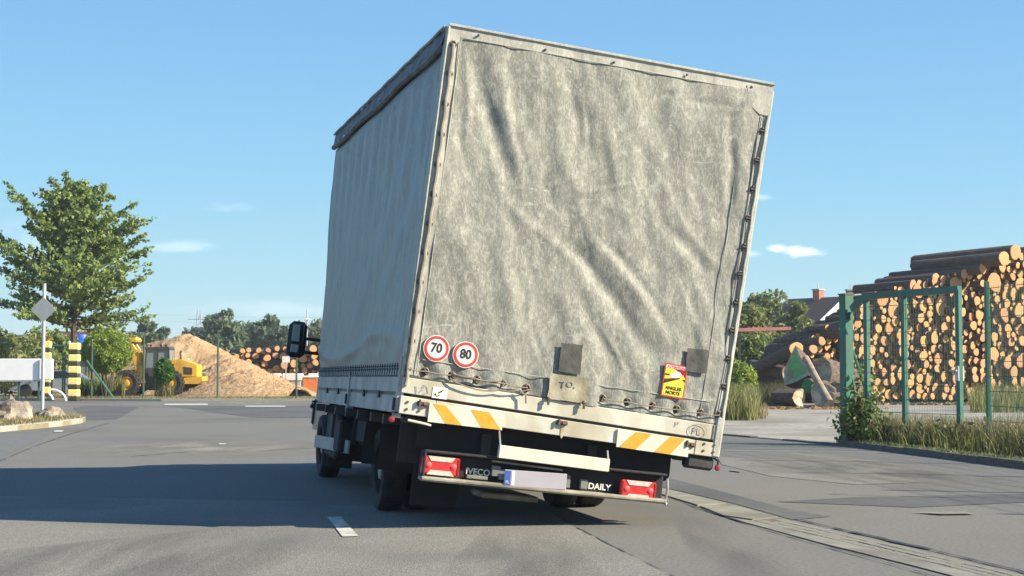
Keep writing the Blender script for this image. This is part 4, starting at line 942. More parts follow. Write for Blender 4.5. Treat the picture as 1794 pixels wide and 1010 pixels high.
# sign pole seen from behind
b = gr(74, 731, .1); sgn = empty('road_sign', b, 'tall grey pole on the island with a diamond sign seen from behind', 'road sign')
top = at(74, 497, b.y).z - .1; mb = MB(); mb.tube([(0, 0, -.1), (0, 0, top)], .042, 10); mb.build('pole', m_galv, sgn, smooth=True); mb = MB(); mb.tube([(0, 0, top), (0, 0, top + .02)], .046, 10); mb.build('pole_cap', m_dark, sgn)
zc = at(75, 543, b.y).z - .1; mb = MB(); s_ = .42
mb.box((0, -.065, zc), (s_, .012, s_), 0, Matrix.Rotation(R(45), 3, 'Y'), bev=.003); pl = mb.build('sign_plate', m_signback, sgn)
mb = MB(); mb.bar((-.19, -.055, zc + .09), (.19, -.055, zc + .09), .014, .02); mb.build('plate_rail', m_galv, pl); mb = MB(); mb.bar((-.19, -.055, zc - .09), (.19, -.055, zc - .09), .014, .02); mb.build('plate_rail', m_galv, pl)
for dz in (.09, -.09):
    mb = MB(); mb.tube([(0, 0, zc + dz - .02), (0, 0, zc + dz + .02)], .052, 10); mb.build('pole_clamp', m_galv, pl)
# striped posts
def striped(px, pyb, pyt, wpx, segs, label, group='black and yellow striped gate posts'):
    b = gr(px, pyb); d = b.y; root = empty('striped_post', b, label, 'post', group); wd = wpx * d / FPX; H = at(px, pyt, d).z; n = 2 * segs + 0
    z = 0; hs = []
    for i in range(segs): hs += [('black_block', .62), ('yellow_block', 1.0)]
    t = sum(h for _, h in hs); c0 = {}
    for nm, h in hs:
        hh = h * H / t; w = wd * (1.0 if nm[0] == 'y' else .93); mb = MB().box((0, 0, hh / 2), (w, w, hh - .01), bev=.03)
        if nm in c0: o = link(nm, c0[nm], root)
        else: o = mb.build(nm, m_postY if nm[0] == 'y' else m_postK, root); c0[nm] = o.data
        o.location = (0, 0, z); z += hh
    return root, z
p1, zt1 = striped(129.5, 703, 601, 17.5, 5, 'black and yellow block post standing left of the round bush')
mb = MB(); mb.lathe([(.05, 0), (.055, .06), (.03, .1), (0, .11)], (-.22, 0, zt1 - .03), (0, 0, 1), 10); mb.bar((-.22, 0, zt1 - .03), (-.14, 0, zt1 - .03), .03); mb.build('white_lamp', m_white_p, p1)
p2, zt2 = striped(82, 698, 598, 12.5, 5, 'black and yellow block post behind the sign pole and white gate panel')
mb = MB(); mb.lathe([(.09, 0), (.09, .04), (.075, .05), (.075, .2), (.04, .25), (0, .26)], (0, 0, zt2), (0, 0, 1), 12); mb.build('orange_beacon', mat('beacon_orange', (.75, .2, .02), rough=.3), p2)
# white sliding gate panel
Yg = 61.5; a = at(-260, 648, Yg); bq = at(69, 648, Yg); root = empty('sliding_gate', (bq.x, Yg, 0), 'long white sliding gate panel left of the striped posts', 'gate')
hgt = 38 * Yg / FPX; mb = MB(); mb.box(((a.x - bq.x) / 2, 0, a.z), (bq.x - a.x, .18, hgt), bev=.02); mb.build('white_panel', m_barrier, root)
x2 = at(82, 648, Yg).x - bq.x; mb = MB(); mb.box((x2, -.06, at(82, 647.5, Yg).z), (23 * Yg / FPX, .22, 36.5 * Yg / FPX), bev=.03); mb.build('end_box', m_barrier, root)
mb = MB(); mb.box(((a.x - bq.x) / 2, 0, a.z - hgt / 2 - .02), (bq.x - a.x, .2, .04)); mb.build('lower_rail', m_alu_s, root)
for px in (33, -60, -150, 68): xx = at(px, 680, Yg).x - bq.x; mb = MB(); mb.bar((xx, 0, 0), (xx, 0, a.z - hgt / 2 - .03), .07); mb.build('leg', m_green_d, root)
# low pale ground strip and tyres at the gate
def curved_bar(pts, Y, label):
    P = [at(x, y, Y) for x, y in pts]; mb = MB(); mb.tube(P, .045, 7); o = mb.build('bent_pipe', m_white_p, org=(P[-1].x, P[-1].y, 0), smooth=True); return tag(o, label, 'pipe')
curved_bar([(90, 683), (99, 684), (107, 688), (113, 694), (116, 703)], 61.0, 'white bent pipe guard arching down beside the right striped post')
curved_bar([(86, 690), (90, 694), (93, 701)], 61.5, 'short white bent pipe behind the foot of the sign pole')
# far left fence, green gate frame by the posts, leaning brace
m_wire = mat('fence_wire', (.05, .08, .06), rough=.6)
Yf = 63.0; fr = empty('wire_fence', at(251, 700, Yf) * 1, 'thin green wire fence in front of the woodchip heap', 'fence'); fr.location.z = 0; fo = fr.location.copy()
xs = [160, 251, 381, 519, 640, 760]; tops = [600, 590, 591, 592, 592, 592]
for px, pt in zip(xs, tops):
    p = at(px, 700, Yf); mb = MB(); mb.tube([(p.x - fo.x, 0, 0), (p.x - fo.x, 0, at(px, pt, Yf).z)], .04, 7); mb.build('fence_post', m_green_d, fr)
mb = MB(); x0, x1 = at(160, 700, Yf).x - fo.x, at(760, 700, Yf).x - fo.x
for z in (.25, 2.45): mb.tube([(x0, 0, z), (x1, 0, z)], .004, 3)
stuff(mb.build('wire_strands', m_wire, fr))
a, b = at(152, 632, Yf), at(202, 698, Yf); mb = MB(); mb.tube([(a.x - fo.x, -.05, a.z), (b.x - fo.x, -.05, .02)], .045, 7); mb.build('leaning_brace', m_green, fr)
Yh = 64.5; g0 = at(90, 700, Yh); gf = empty('tube_gate', (g0.x, Yh, 0), 'slim green tube gate frame between the two striped posts', 'gate')
for px, y0, y1 in ((110, 625, 695), (113.5, 625, 695), (121, 605, 695), (91, 606, 695)): x = at(px, 650, Yh).x - g0.x; mb = MB(); mb.tube([(x, 0, 0), (x, 0, at(px, y0, Yh).z)], .035, 6); mb.build('upright', m_green, gf)
z = at(100, 606, Yh).z; mb = MB(); mb.tube([(0, 0, z), (at(121, 606, Yh).x - g0.x, 0, z)], .035, 6); mb.build('top_rail', m_green, gf)

# woodchip heap
def heap():
    cones = [(at(330, 600, 90).x, 90, 3.65, 6.4), (at(268, 600, 91).x, 91, 3.2, 6.2), (at(300, 600, 90.5).x, 90.5, 3.45, 6.3), (at(200, 620, 92).x, 92, 2.2, 6), (at(385, 640, 87).x, 87, 2.4, 5.4), (at(440, 650, 80).x, 80.5, 1.5, 3.6), (at(470, 660, 72).x, 71.5, .75, 3.4), (at(445, 660, 74).x, 74, .95, 3.6), (at(425, 660, 75).x, 75.5, 1.35, 3.4), (at(412, 650, 84).x, 83.5, 2.1, 4.2)]
    X = np.linspace(at(120, 650, 92).x, at(560, 650, 80).x, 300); Y = np.linspace(65, 98, 190); V = []
    for y in Y:
        for x in X:
            z = 0; s = 0
            for cx, cy, h, r in cones:
                d = math.hypot(x - cx, (y - cy) * .9); q = h * max(0, 1 - (d / r)) ; q = q if q < h * .85 else h * .85 + (q - h * .85) * .6
                s += math.exp(7 * q)
            z = math.log(s - len(cones) + 1) / 7
            if z > .02: z += .16 * mn.noise(Vector((x * .7, y * .7, 0))) * min(1, z) + .10 * mn.noise(Vector((x * 2.2, y * 2.2, 0))) * min(1, z) + .05 * mn.noise(Vector((x * 6, y * 6, 2)))
            V.append((x, y, z - .04))
    nx = len(X); F = [(j * nx + i, j * nx + i + 1, (j + 1) * nx + i + 1, (j + 1) * nx + i) for j in range(len(Y) - 1) for i in range(nx - 1) if max(V[j * nx + i][2], V[j * nx + i + 1][2], V[(j + 1) * nx + i][2]) > -.03]
    o = Vector((at(330, 600, 90).x, 90, 0)); me = rawmesh('woodchip_heap', [(a - o.x, b - o.y, c) for a, b, c in V], F, m_chip, smooth=True)
    tag(link('woodchip_heap', me, None, o), 'tall heap of tan woodchips behind the yellow loader', 'woodchip heap')
    # loose chips on the surface
    P = [v for v in V if v[2] > .05]; idx = rng.choice(len(P), 16000); A = np.array([P[i] for i in idx]) + rng.normal(size=(16000, 3)) * np.array([.06, .06, .02])
    return A
A = heap(); m_chipl = leafmat('chip_flakes', (.30, .185, .085), (.44, .29, .15), (.52, .36, .2))
stuff(leaves('loose_chips', A, .05, m_chipl), 'loose tan chips scattered over the woodchip heap', 'woodchips')

# loader
DL = 80.0
def lp(px, py, y=0.0): p = at(px, py, DL); return Vector((p.x - lo.x, y, p.z))
lo = at(268, 693, DL); lo.z = 0
m_lglass = mat('loader_glass', (.16, .19, .19), (.22, .25, .25), .15, 2)
ld = empty('wheel_loader', lo, 'yellow articulated wheel loader parked facing left before the woodchip heap', 'loader')
def side_prism(pts, y0, y1, name, m, parent=None):
    mb = MB(); P = [lp(*p) for p in pts]; mb.prism([(p.x, p.z) for p in P], lambda u, v: (u, y0, v), lambda u, v: (u, y1, v)); return mb.build(name, m, parent or ld)
for px in (230, 306):
    for y in (-.85, .85):
        c = lp(px, 671.5, y); g = bpy.data.objects.new('wheel', None); COL.objects.link(g); g.parent = ld; g.location = c; r = .66
        mb = MB(); mb.lathe([(r * .5, -.2), (r * .8, -.24), (r * .97, -.2), (r, -.1), (r, .1), (r * .97, .2), (r * .8, .24), (r * .5, .2)], (0, 0, 0), (0, 1, 0), 28, closed=True)
        for k in range(18):
            a_ = 2 * math.pi * k / 18
            for s in (-1, 1): mb.box(((r + .005) * math.cos(a_ + s * .08), s * .11, (r + .005) * math.sin(a_ + s * .08)), (.05, .2, .10), 0, Matrix.Rotation(-a_ - s * .08, 3, 'Y'))
        mb.build('tyre', m_rub, g); mb = MB(); sgnn = 1 if y > 0 else -1
        mb.lathe([(r * .52, sgnn * .2), (r * .46, sgnn * .1), (r * .3, sgnn * .08), (r * .28, sgnn * .17), (r * .12, sgnn * .2), (0, sgnn * .2)], (0, 0, 0), (0, 1, 0), 20); mb.build('rim', m_yellow, g)
side_prism([(303, 631), (322, 630), (349, 640), (349, 662), (303, 664)], -.62, .62, 'engine_hood', m_yellow)
hd = side_prism([(326, 643), (341, 645), (341, 657), (327, 656)], -.635, -.60, 'air_grille', m_loaderk)
side_prism([(296, 664), (359, 660), (359, 668), (352, 673), (326, 673), (322, 664), (300, 660)], -.75, .75, 'rear_frame', m_yellow)
side_prism([(255, 655), (300, 655), (300, 682), (285, 684), (262, 684), (255, 676)], -.35, .35, 'centre_frame', m_loaderk)
side_prism([(206, 668), (214, 659), (226, 654), (240, 655), (249, 663), (252, 676), (246, 672), (240, 664), (228, 660), (216, 664)], -1.05, -.62, 'front_fender', m_yellow)
side_prism([(284, 662), (296, 653), (312, 652), (324, 660), (328, 668), (320, 664), (312, 658), (298, 659), (288, 666)], -1.05, -.62, 'rear_fender', m_yellow)
side_prism([(206, 668), (214, 659), (226, 654), (240, 655), (249, 663), (252, 676), (246, 672), (240, 664), (228, 660), (216, 664)], .62, 1.05, 'front_fender', m_yellow)
side_prism([(263, 613), (298, 612), (301, 614), (302, 656), (268, 656), (259, 645)], -.55, .55, 'cab_glass', m_lglass)
side_prism([(258, 609), (300, 608), (302, 613), (259, 614)], -.62, .62, 'cab_roof', m_loaderk)
for q in (((261, 613), (259, 646)), ((281, 613), (280, 656)), ((300, 613), (301, 656))):
    for y in (-.57, .57): mb = MB(); mb.bar(lp(*q[0], y), lp(*q[1], y), .07); mb.build('cab_pillar', m_loaderk, ld)
for y in (-.57, .57): side_prism([(259, 645), (302, 644), (302, 660), (266, 660)], y - .03, y + .03, 'cab_door_panel', m_loaderk)
mb = MB(); mb.tube([lp(317, 630, 0), lp(316, 619, 0), lp(318, 615, 0)], .05, 8); mb.build('exhaust_pipe', m_loaderk, ld)
mb = MB(); mb.lathe([(.05, 0), (.05, .09), (0, .1)], lp(328, 631, .2), (0, 0, 1), 8); mb.build('tank_cap', m_white_p, ld)
for y in (-.42, .42):
    mb = MB(); P = [lp(252, 672, y), lp(246, 640, y), lp(238, 618, y), lp(228, 602, y)]
    for a_, b_ in zip(P, P[1:]): mb.bar(a_, b_, .12, .42, bev=.03)
    mb.build('lift_arm', m_yellow, ld)
mb = MB(); mb.bar(lp(256, 668, 0), lp(244, 632, 0), .1, .1); mb.build('lift_cylinder', m_loaderk, ld)
side_prism([(212, 590), (228, 587), (240, 591), (244, 597), (242, 600), (228, 598), (212, 600)], -.62, .62, 'bucket_back', m_yellow)
side_prism([(198, 590), (214, 588), (222, 600), (216, 618), (200, 622), (196, 615), (210, 610)], -1.1, 1.1, 'bucket', m_yellow)
for k, px in enumerate((262, 268, 286, 295)): mb = MB(); mb.box(lp(px, 606, -.5), (.13, .1, .13), bev=.02); mb.build('work_light', m_loaderk, ld)

# parked car glimpsed behind the bush
cx0 = at(100, 692, 74); cr_ = empty('parked_car', (cx0.x, 74, 0), 'silver car parked behind the round bush, mostly hidden', 'car')
mb = MB(); PP = [(-2.0, .3), (-2.05, .7), (-1.3, .82), (-.8, 1.25), (.7, 1.28), (1.3, .9), (2.0, .78), (2.05, .3)]
mb.prism(PP, lambda u, v: (u, -.8, v), lambda u, v: (u, .8, v)); mb.build('body', mat('car_silver', (.4, .42, .45), rough=.25, metal=.5), cr_)
mb = MB(); mb.add([(-1.15, -.81, .85), (-.74, -.81, 1.2), (.62, -.81, 1.22), (1.1, -.81, .9)], [(0, 1, 2, 3)]); mb.build('window', m_glass, cr_, fix=False)
for x in (-1.25, 1.25):
    for y in (-.8, .8): mb = MB(); mb.lathe([(0, -.1), (.2, -.1), (.3, -.09), (.3, .09), (.2, .1), (0, .1)], (x, y, .3), (0, 1, 0), 16); mb.build('wheel', m_rub, cr_)
# brown shed and blue hopper behind
sx = at(128, 690, 88); sh = empty('brown_shed', (sx.x, 88, 0), 'low brown roofed shed half hidden behind the big tree', 'shed')
m_brown = mat('brown_roof', (.14, .075, .05), (.22, .13, .09), .85, 8, .01, 20); m_wallg = mat('shed_wall', (.16, .17, .17), (.22, .22, .21), .85, 5)
mb = MB(); mb.box((0, 1.5, 1.1), (3.2, 3, 2.2)); mb.build('wall', m_wallg, sh)
mb = MB(); mb.prism([(-1.9, 2.15), (-1.0, 3.5), (1.0, 3.5), (1.9, 2.15)], lambda u, v: (u, -.3, v), lambda u, v: (u, 3.3, v)); mb.build('roof', m_brown, sh)
mb = MB(); mb.box((-.3, -.02, 1.0), (1.1, .06, 1.6)); mb.build('door', m_loaderk, sh)
bx = at(143, 590, 85); mb = MB(); V = []; n1, n2 = 16, 8
for j in range(n2 + 1):
    for i in range(n1):
        a_ = 2 * math.pi * i / n1; t = j / n2; rr = (.34 + .2 * math.sin(t * 2.6)) * (1 + .18 * mn.noise(Vector((math.cos(a_) * 1.4, math.sin(a_) * 1.4, t * 3)))); V.append((rr * math.cos(a_) * 1.0, rr * math.sin(a_), 2.3 + t * .95))
mb.add(V, [(j * n1 + i, j * n1 + (i + 1) % n1, (j + 1) * n1 + (i + 1) % n1, (j + 1) * n1 + i) for j in range(n2) for i in range(n1)] + [tuple(n2 * n1 + i for i in range(n1)), tuple(range(n1))[::-1]])
bh = empty('blue_hopper', (bx.x, 85, 0), 'bright blue hopper on a frame behind the right striped post', 'hopper'); mb.build('hopper_bag', mat('blue_plastic', (.01, .09, .50), (.02, .14, .62), .5, 4), bh, smooth=True)
for x, y in ((-.35, -.3), (.35, -.3), (-.35, .3), (.35, .3)): mb = MB(); mb.bar((x, y, 0), (x, y, 2.4), .08); mb.build('leg', m_loaderk, bh)
# far left log stack (behind the white concrete blocks)
m_end = mat('log_end', (.35, .18, .062), (.47, .27, .108), .85, 9, .004, 40, obrand=.5); m_end2 = mat('log_end_aged', (.27, .15, .07), (.40, .235, .11), .9, 9, .004, 40, obrand=.5)
m_logbark = mat('log_bark', (.055, .037, .03), (.13, .09, .07), .95, 7, .02, 20, stretch=(2, .4, 2), obrand=.6)
def logmesh(seed, L=6.0, n=14, oval=.08, taper=.85, end=None):
    r_ = random.Random(seed); ph = [r_.uniform(0, 6.28) for _ in range(3)]
    def rad(a): return 1 + oval * math.cos(2 * a + ph[0]) + .05 * math.cos(3 * a + ph[1]) + .025 * math.cos(5 * a + ph[2])
    V = []; F = []; MI = []
    for j, (y, s) in enumerate(((0, 1), (L * .35, .95), (L * .7, .9), (L, taper))):
        for i in range(n): a = 2 * math.pi * i / n; k = rad(a) * s * (1 + (r_.uniform(-.04, .04) if j else 0)); V.append((k * math.cos(a), y, k * math.sin(a)))
    for j in range(3):
        for i in range(n): F.append((j * n + i, j * n + (i + 1) % n, (j + 1) * n + (i + 1) % n, (j + 1) * n + i)); MI.append(0)
    mb = MB(); mb.v = V; mb.f = F; mb.m = MI
    o = len(V)
    for i in range(n): V.append((V[i][0] * .9, -.012, V[i][2] * .9))
    V.append((0, -.012, 0))
    for i in range(n): F.append((i, o + i, o + (i + 1) % n, (i + 1) % n)); MI.append(0 if end is None else 1); F.append((o + i, o + n, o + (i + 1) % n)); MI.append(1)
    F.append(tuple(3 * n + i for i in range(n))); MI.append(1)
    me_o = mb.build('log', [m_logbark, end or m_end]); me = me_o.data; bpy.data.objects.remove(me_o)
    return me
m_end3 = mat('log_end_reddish', (.30, .13, .06), (.42, .22, .10), .9, 7, .004, 40, obrand=.5)
LM = [logmesh(s, oval=.04 + .03 * (s % 4), end=(m_end, m_end2, m_end, m_end3)[s % 4]) for s in range(12)]
def place_log(c, axd, r, L, label=None, group=None, me=None, cat='log', tilt=0.0):
    o = bpy.data.objects.new('log', me or random.choice(LM)); COL.objects.link(o)
    q = Vector(axd).to_track_quat('Y', 'Z').to_matrix().to_4x4()
    o.matrix_basis = Matrix.Translation(c) @ q @ Matrix.Rotation(random.uniform(0, 6.28), 4, 'Y') @ Matrix.Diagonal((r, L / 6.0, r, 1))
    if label: tag(o, label, cat, group)
    return o
def pack(inside, x0, x1, z0, z1, radii, tries, gap=.98, seed=3):
    r_ = random.Random(seed); out = []; cell = {}
    for r, cnt in radii:
        for _ in range(cnt):
            rr = r * r_.uniform(.85, 1.15); x, z = r_.uniform(x0, x1), r_.uniform(z0, z1)
            if not inside(x, z, rr): continue
            ok = True
            for (a, b, c) in out:
                if (a - x) ** 2 + (b - z) ** 2 < ((c + rr) * gap) ** 2: ok = False; break
            if ok: out.append((x, z, rr))
    return out
YL = 97.0; xl0, xl1 = at(412, 650, YL).x, at(640, 650, YL).x
def ins(x, z, r):
    px = CX + FPX * x / YL; t = 612 if px < 425 else (608 if px < 480 else 603); return at(px, t, YL).z > z + r and z > .9 - .2 * 0
PKL = pack(ins, xl0, xl1, .5, 3.4, [(.22, 120), (.175, 900), (.14, 2600), (.11, 3000)], 0, .9, 5)
def size_word(r): return 'very thick' if r > .40 else 'thick' if r > .29 else 'medium' if r > .205 else 'slim' if r > .15 else 'very slim'
def cell_labels(items, cols, rows, tail):
    """items (px, py, r); a label for each from its size, height band, column and its order in that cell"""
    cells = {}; out = [None] * len(items)
    for i, (px, py, r) in enumerate(items):
        c = next(n for lim, n in cols if px < lim); w = next(n for lim, n in rows if py < lim); cells.setdefault((size_word(r), w, c), []).append((px, i))
    nth = ('', 'second', 'third', 'fourth', 'fifth', 'sixth', 'seventh', 'eighth')
    for (s, w, c), L in cells.items():
        L.sort(); n = len(L)
        for k, (_, i) in enumerate(L):
            o = 'lone' if n == 1 else 'leftmost' if k == 0 else 'rightmost' if k == n - 1 else nth[min(k, 7)] + '-from-left'
            out[i] = f'{o} {s} log {w} {tail}, {c}'
    return out
LL = sorted(PKL, key=lambda q: -q[2])[:80]
lab_ = cell_labels([(*proj((x, YL, z)), r) for x, z, r in LL], ((450, 'beside the heap crest'), (480, 'above the first white block'), (505, 'above the middle white block'), (540, 'behind the truck mirror'), (9999, 'nearest the truck')), ((618, 'topping'), (632, 'high in'), (645, 'halfway up'), (9999, 'low in')), 'the far stack')
for (x, z, r), lb in zip(LL, lab_): place_log((x, YL + random.uniform(-.5, .6), z), (-.3, .95, random.uniform(-.02, .02)), r, 5, lb, 'logs in the far stack behind the woodchip heap')
mb = MB(); mb.box(((xl0 + xl1) / 2, YL + 3.4, .75), (xl1 - xl0, 5, 1.5)); 
for i in range(26): x = xl0 + (xl1 - xl0) * (i + .5) / 26; mb.tube([(x, YL + .9, 1.1 + random.uniform(0, .9)), (x - 1.4, YL + 5.5, 1.0 + random.uniform(0, .9))], .3, 7)
mb.v = mb.v[8:]; mb.f = [tuple(i - 8 for i in f) for f in mb.f[6:]]; mb.m = mb.m[6:]
stuff(mb.build('stacked_logs', m_logbark), 'dark bark covered logs filling the far stack', 'logs')
for (px, w, lab) in ((474, 34, 'white topped concrete block nearest the woodchip heap'), (513, 34, 'white topped concrete block beneath the far log stack, middle one'), (566, 50, 'white topped concrete block partly hidden by the truck')):
    p = at(px, 690, 92); bo = empty('concrete_block', (p.x, 92, 0), lab, 'concrete block', 'white topped concrete blocks by the far log stack'); w_m = w * 92 / FPX
    zt_ = at(px, 655, 92).z; mb = MB(); mb.box((0, 0, (zt_ - .42) / 2), (w_m * .92, .8, zt_ - .42), bev=.03); mb.build('base', m_conc, bo); mb = MB(); mb.box((0, 0, zt_ - .2), (w_m, .9, .42), bev=.04); mb.build('white_top', m_white_p, bo)
p = at(545, 690, 90); oc = empty('orange_container', (p.x, 90, 0), 'small orange container with a white lid beside the truck', 'container')
mb = MB(); mb.prism([(-.36, 0), (.36, 0), (.46, .85), (-.46, .85)], lambda u, v: (u, -.3, v), lambda u, v: (u, .3, v)); mb.build('body', mat('orange_plastic', (.6, .16, .04), (.7, .22, .06), .5, 5), oc); mb = MB(); mb.box((0, 0, .92), (.95, .7, .12), bev=.04); mb.build('lid', m_white_p, oc)
# signs seen above the far stack
for (px, py, w, h, lab) in ((501, 630, 13, 11, 'small white board in front of the far log stack'),):
    p = at(px, py, 91); mb = MB(); so = empty('notice_board', (p.x, 91, 0), lab, 'sign'); mb.box((0, 0, p.z), (w * 91 / FPX, .04, h * 91 / FPX)); mb.build('board', m_white_p, so); mb = MB(); mb.bar((0, .04, 0), (0, .04, p.z), .06); mb.build('leg', m_galv, so)

# ---- vegetation on the left
m_leaf_street = leafmat('leaf_street_tree', (.14, .21, .045), (.34, .42, .14), (.42, .46, .2))
def big_tree():
    Yt = 69.5; b = at(126, 700, Yt); b.z = 0; root = empty('street_tree', b, 'large leafy green tree with upswept branches behind the striped posts', 'tree')
    r_ = np.random.default_rng(11); mb = MB(); H = at(0, 312, Yt).z; P = []; T_ = []
    mb.tube([(0, 0, -.1), (.05, 0, 1.6), (.0, .1, 4.5), (.1, 0, H * .8), (.2, 0, H * .98)], [.20, .16, .12, .06, .015], 8)
    def leafy(a, b_, n, r0, r1):
        t = r_.uniform(.12, 1.0, n) ; base = np.outer(1 - t, a) + np.outer(t, b_); rr = (r0 + (r1 - r0) * t)[:, None]
        # leaves sit in little clusters
        k = max(3, n // 9); ci = r_.integers(0, k, n); off = r_.normal(size=(k, 3)) * np.array([1, 1, .8]); off2 = r_.normal(size=(n, 3))
        P.append(base + off[ci] * rr * .55 + off2 * rr * .38); T_.append(r_.uniform(0, .7, n) + .2 * r_.uniform(-1, 1))
    cxp = 4.05; W = 4.3
    N1 = 120
    for i in range(N1):
        f = min(1, max(0, i / (N1 - 1) + r_.uniform(-.03, .03))); z0 = 3.2 + (H - 4.1) * f ** 1.05
        prof = (math.sin(math.pi * min(1, (f * .76 + .24))) ** .6) * (1.0 - .22 * f)
        L = float(np.interp(f, [0, .12, .3, .55, .8, 1], [3.4, 4.3, 4.0, 2.9, 1.7, .5])) * r_.uniform(.5, 1.08); az = i * 2.399 + r_.uniform(-.3, .3); up = r_.uniform(-.08, .55) + .7 * f
        if f < .2: up -= .15
        d = np.array([math.cos(az), math.sin(az), up]); a = np.array([0, 0, z0]); m1 = a + d * L * .5 + np.array([0, 0, .02]); e = a + d * L + np.array([0, 0, .35 * r_.uniform(.2, 1)])
        mb.tube([a, m1, e], [.055, .032, .008], 5)
        leafy(a, e, 62, .24, .09)
        for k in range(10):
            t = r_.uniform(.25, .95); s = a * (1 - t) + e * t; ang = az + r_.uniform(-1.2, 1.2); l2 = L * r_.uniform(.15, .38)
            e2 = s + np.array([math.cos(ang), math.sin(ang), r_.uniform(-.1, .65)]) * l2; mb.tube([s, e2], [.016, .005], 4); leafy(s, e2, 27, .18, .08)
    mb.build('trunk', m_bark, root); C = np.concatenate(P); m_ = C[:, 2] > 2.75; C = C[m_]; T2 = np.concatenate(T_)[m_]
    leaves('crown', C, .16, m_leaf_street, root, tone=T2)
big_tree()
def bush(px, pyb, w, h, Y, label, m, n, leaf, zc=None, name='round_bush', seed=5, stems=8):
    b = at(px, pyb, Y); b.z = 0; root = empty(name, b, label, 'bush'); r_ = np.random.default_rng(seed); zc = zc
    q = r_.normal(size=(n, 3)); q /= np.linalg.norm(q, axis=1)[:, None]; nn = np.array([mn.noise(Vector(v * 2.2) + Vector((seed, 0, 0))) for v in q]); n3 = np.array([mn.noise(Vector(v * 4.5) + Vector((seed, 3, 0))) for v in q])
    k3 = .20 if h < 2 and w < 1.6 else .09
    rr = (r_.uniform(.4, 1, n) ** .3) * (1 + k3 * nn + k3 * n3)
    P = q * rr[:, None] * np.array([w / 2, w / 2, h / 2]) + np.array([0, 0, zc]); P[:, 2] = np.maximum(P[:, 2], .04)
    leaves('foliage', P, leaf, m, root, tone=np.clip(.4 + .9 * n3 + r_.uniform(-.35, .35, n), 0, 1))
    mb = MB()
    for i in range(stems): a = i * 2.4; mb.tube([(.10 * math.cos(a), .1 * math.sin(a), 0), (w * .22 * math.cos(a), w * .22 * math.sin(a), zc)], [.03, .012], 5)
    mb.build('stems', m_bark, root); return root
k_ = 64.5 / FPX
bush(186, 692, 88 * k_, 80 * k_, 64.6, 'big round light green bush right of the striped post', m_leaf_bush, 17000, .08, zc=at(187, 616, 64.6).z, seed=5)
bush(287, 694, 36 * k_, 46 * k_, 65.2, 'small bright green bush in front of the yellow loader', m_leaf_vivid, 3200, .10, zc=at(287, 652, 65.2).z, seed=9, name='small_bush')
bp = at(205, 690, 66); tufts('tall_reeds', [(bp.x + rng.uniform(-.5, .2), bp.y + rng.uniform(-.5, .5), 0) for _ in range(420)], .95, .02, m_grass_green, 'tall pale green stems growing below the round bush', 'grass', .15)
bp = at(160, 690, 66.5); tufts('undergrowth', [(bp.x + rng.uniform(-.8, .8), bp.y + rng.uniform(-.4, .4), 0) for _ in range(500)], 1.0, .03, m_leaf_tree, 'dark green undergrowth below the round bush', 'undergrowth', .3)
bp = at(287, 690, 65.2); tufts('bush_stalks', [(bp.x + rng.uniform(-.4, .4), bp.y + rng.uniform(-.2, .2), 0) for _ in range(120)], .8, .015, m_grass_green, 'thin stalks below the small green bush', 'undergrowth', .15)
vg = [Vector((-40, 63.5, 0)), Vector((-18, 62.9, 0)), Vector((-14, 61.9, 0)), Vector((6, 62.1, 0)), Vector((6, 66, 0)), Vector((-40, 66, 0))]
tufts('verge_grass', scatter(vg, 16000, .04), .14, .014, m_grass_dry, 'dry straw coloured grass along the far kerb', 'grass', .5)
for i, (px, w, h, yb, Y) in enumerate(((-20, 3.4, 3.6, 0, 74), (35, 3.8, 3.1, 0, 76), (80, 2.8, 3.4, 0, 80), (-70, 3.5, 3.9, 0, 74))):
    labs = ('leafy hedge shrub behind the white gate panel at the frame edge', 'olive green hedge shrub behind the middle of the white gate panel', 'green shrub behind the rear striped post', 'tall shrub at the far left behind the white gate panel')
    clump_tree('hedge_shrub', (at(px, 690, Y).x, Y, 0), h, w, .2, labs[i], 'shrub', 'shrubs behind the white gate panel', m_leaf_dry if i != 2 else m_leaf_tree, 36, 130, .2, 20 + i, .75)
# treeline behind the yard: each tree its own
i = 0
for px, top, w, Y in ((262, 560, 70, 150), (232, 585, 60, 160), (345, 568, 70, 165), (392, 546, 88, 150), (432, 562, 60, 158), (468, 556, 66, 152), (505, 562, 58, 150), (545, 556, 70, 150), (590, 552, 80, 155), (640, 548, 90, 160), (60, 590, 110, 150), (130, 580, 100, 165), (-20, 570, 100, 150), (310, 592, 50, 170), (1200, 560, 110, 170), (700, 560, 100, 165)):
    x = at(px, 600, Y).x; H = at(px, top, Y).z; Wd = w * Y / FPX
    where = 'left of the heap top' if px < 300 else 'above the woodchip heap' if px < 450 else 'above the far log stack' if px < 560 else 'behind the truck'
    shape = ('small rounded', 'low', 'spreading', 'tall dark', 'slender', 'broad', 'narrow', 'dense', 'bushy', 'wide', 'pale', 'shaded', 'leftmost', 'stunted', 'hidden', 'hazy')[i]
    clump_tree('background_tree', (x, Y, 0), H, Wd, H * .15, f'{shape} grey green tree in the distant treeline {where}', 'tree', 'distant trees beyond the yard', m_leaf_far, 46, 60, .55, 40 + i, Wd * .20); i += 1
# distant scrub closing the horizon
P = []
for _ in range(52000):
    x = rng.uniform(-120, 140); y = rng.uniform(175, 215); hh = 3.2 + 1.6 * mn.noise(Vector((x * .12, 0, 0))) + .9 * mn.noise(Vector((x * .5, 2, 0)))
    P.append((x, y, rng.uniform(0, 1) ** .7 * hh))
stuff(leaves('distant_scrub', P, .8, m_leaf_far), 'far band of grey green scrub along the horizon', 'scrub')
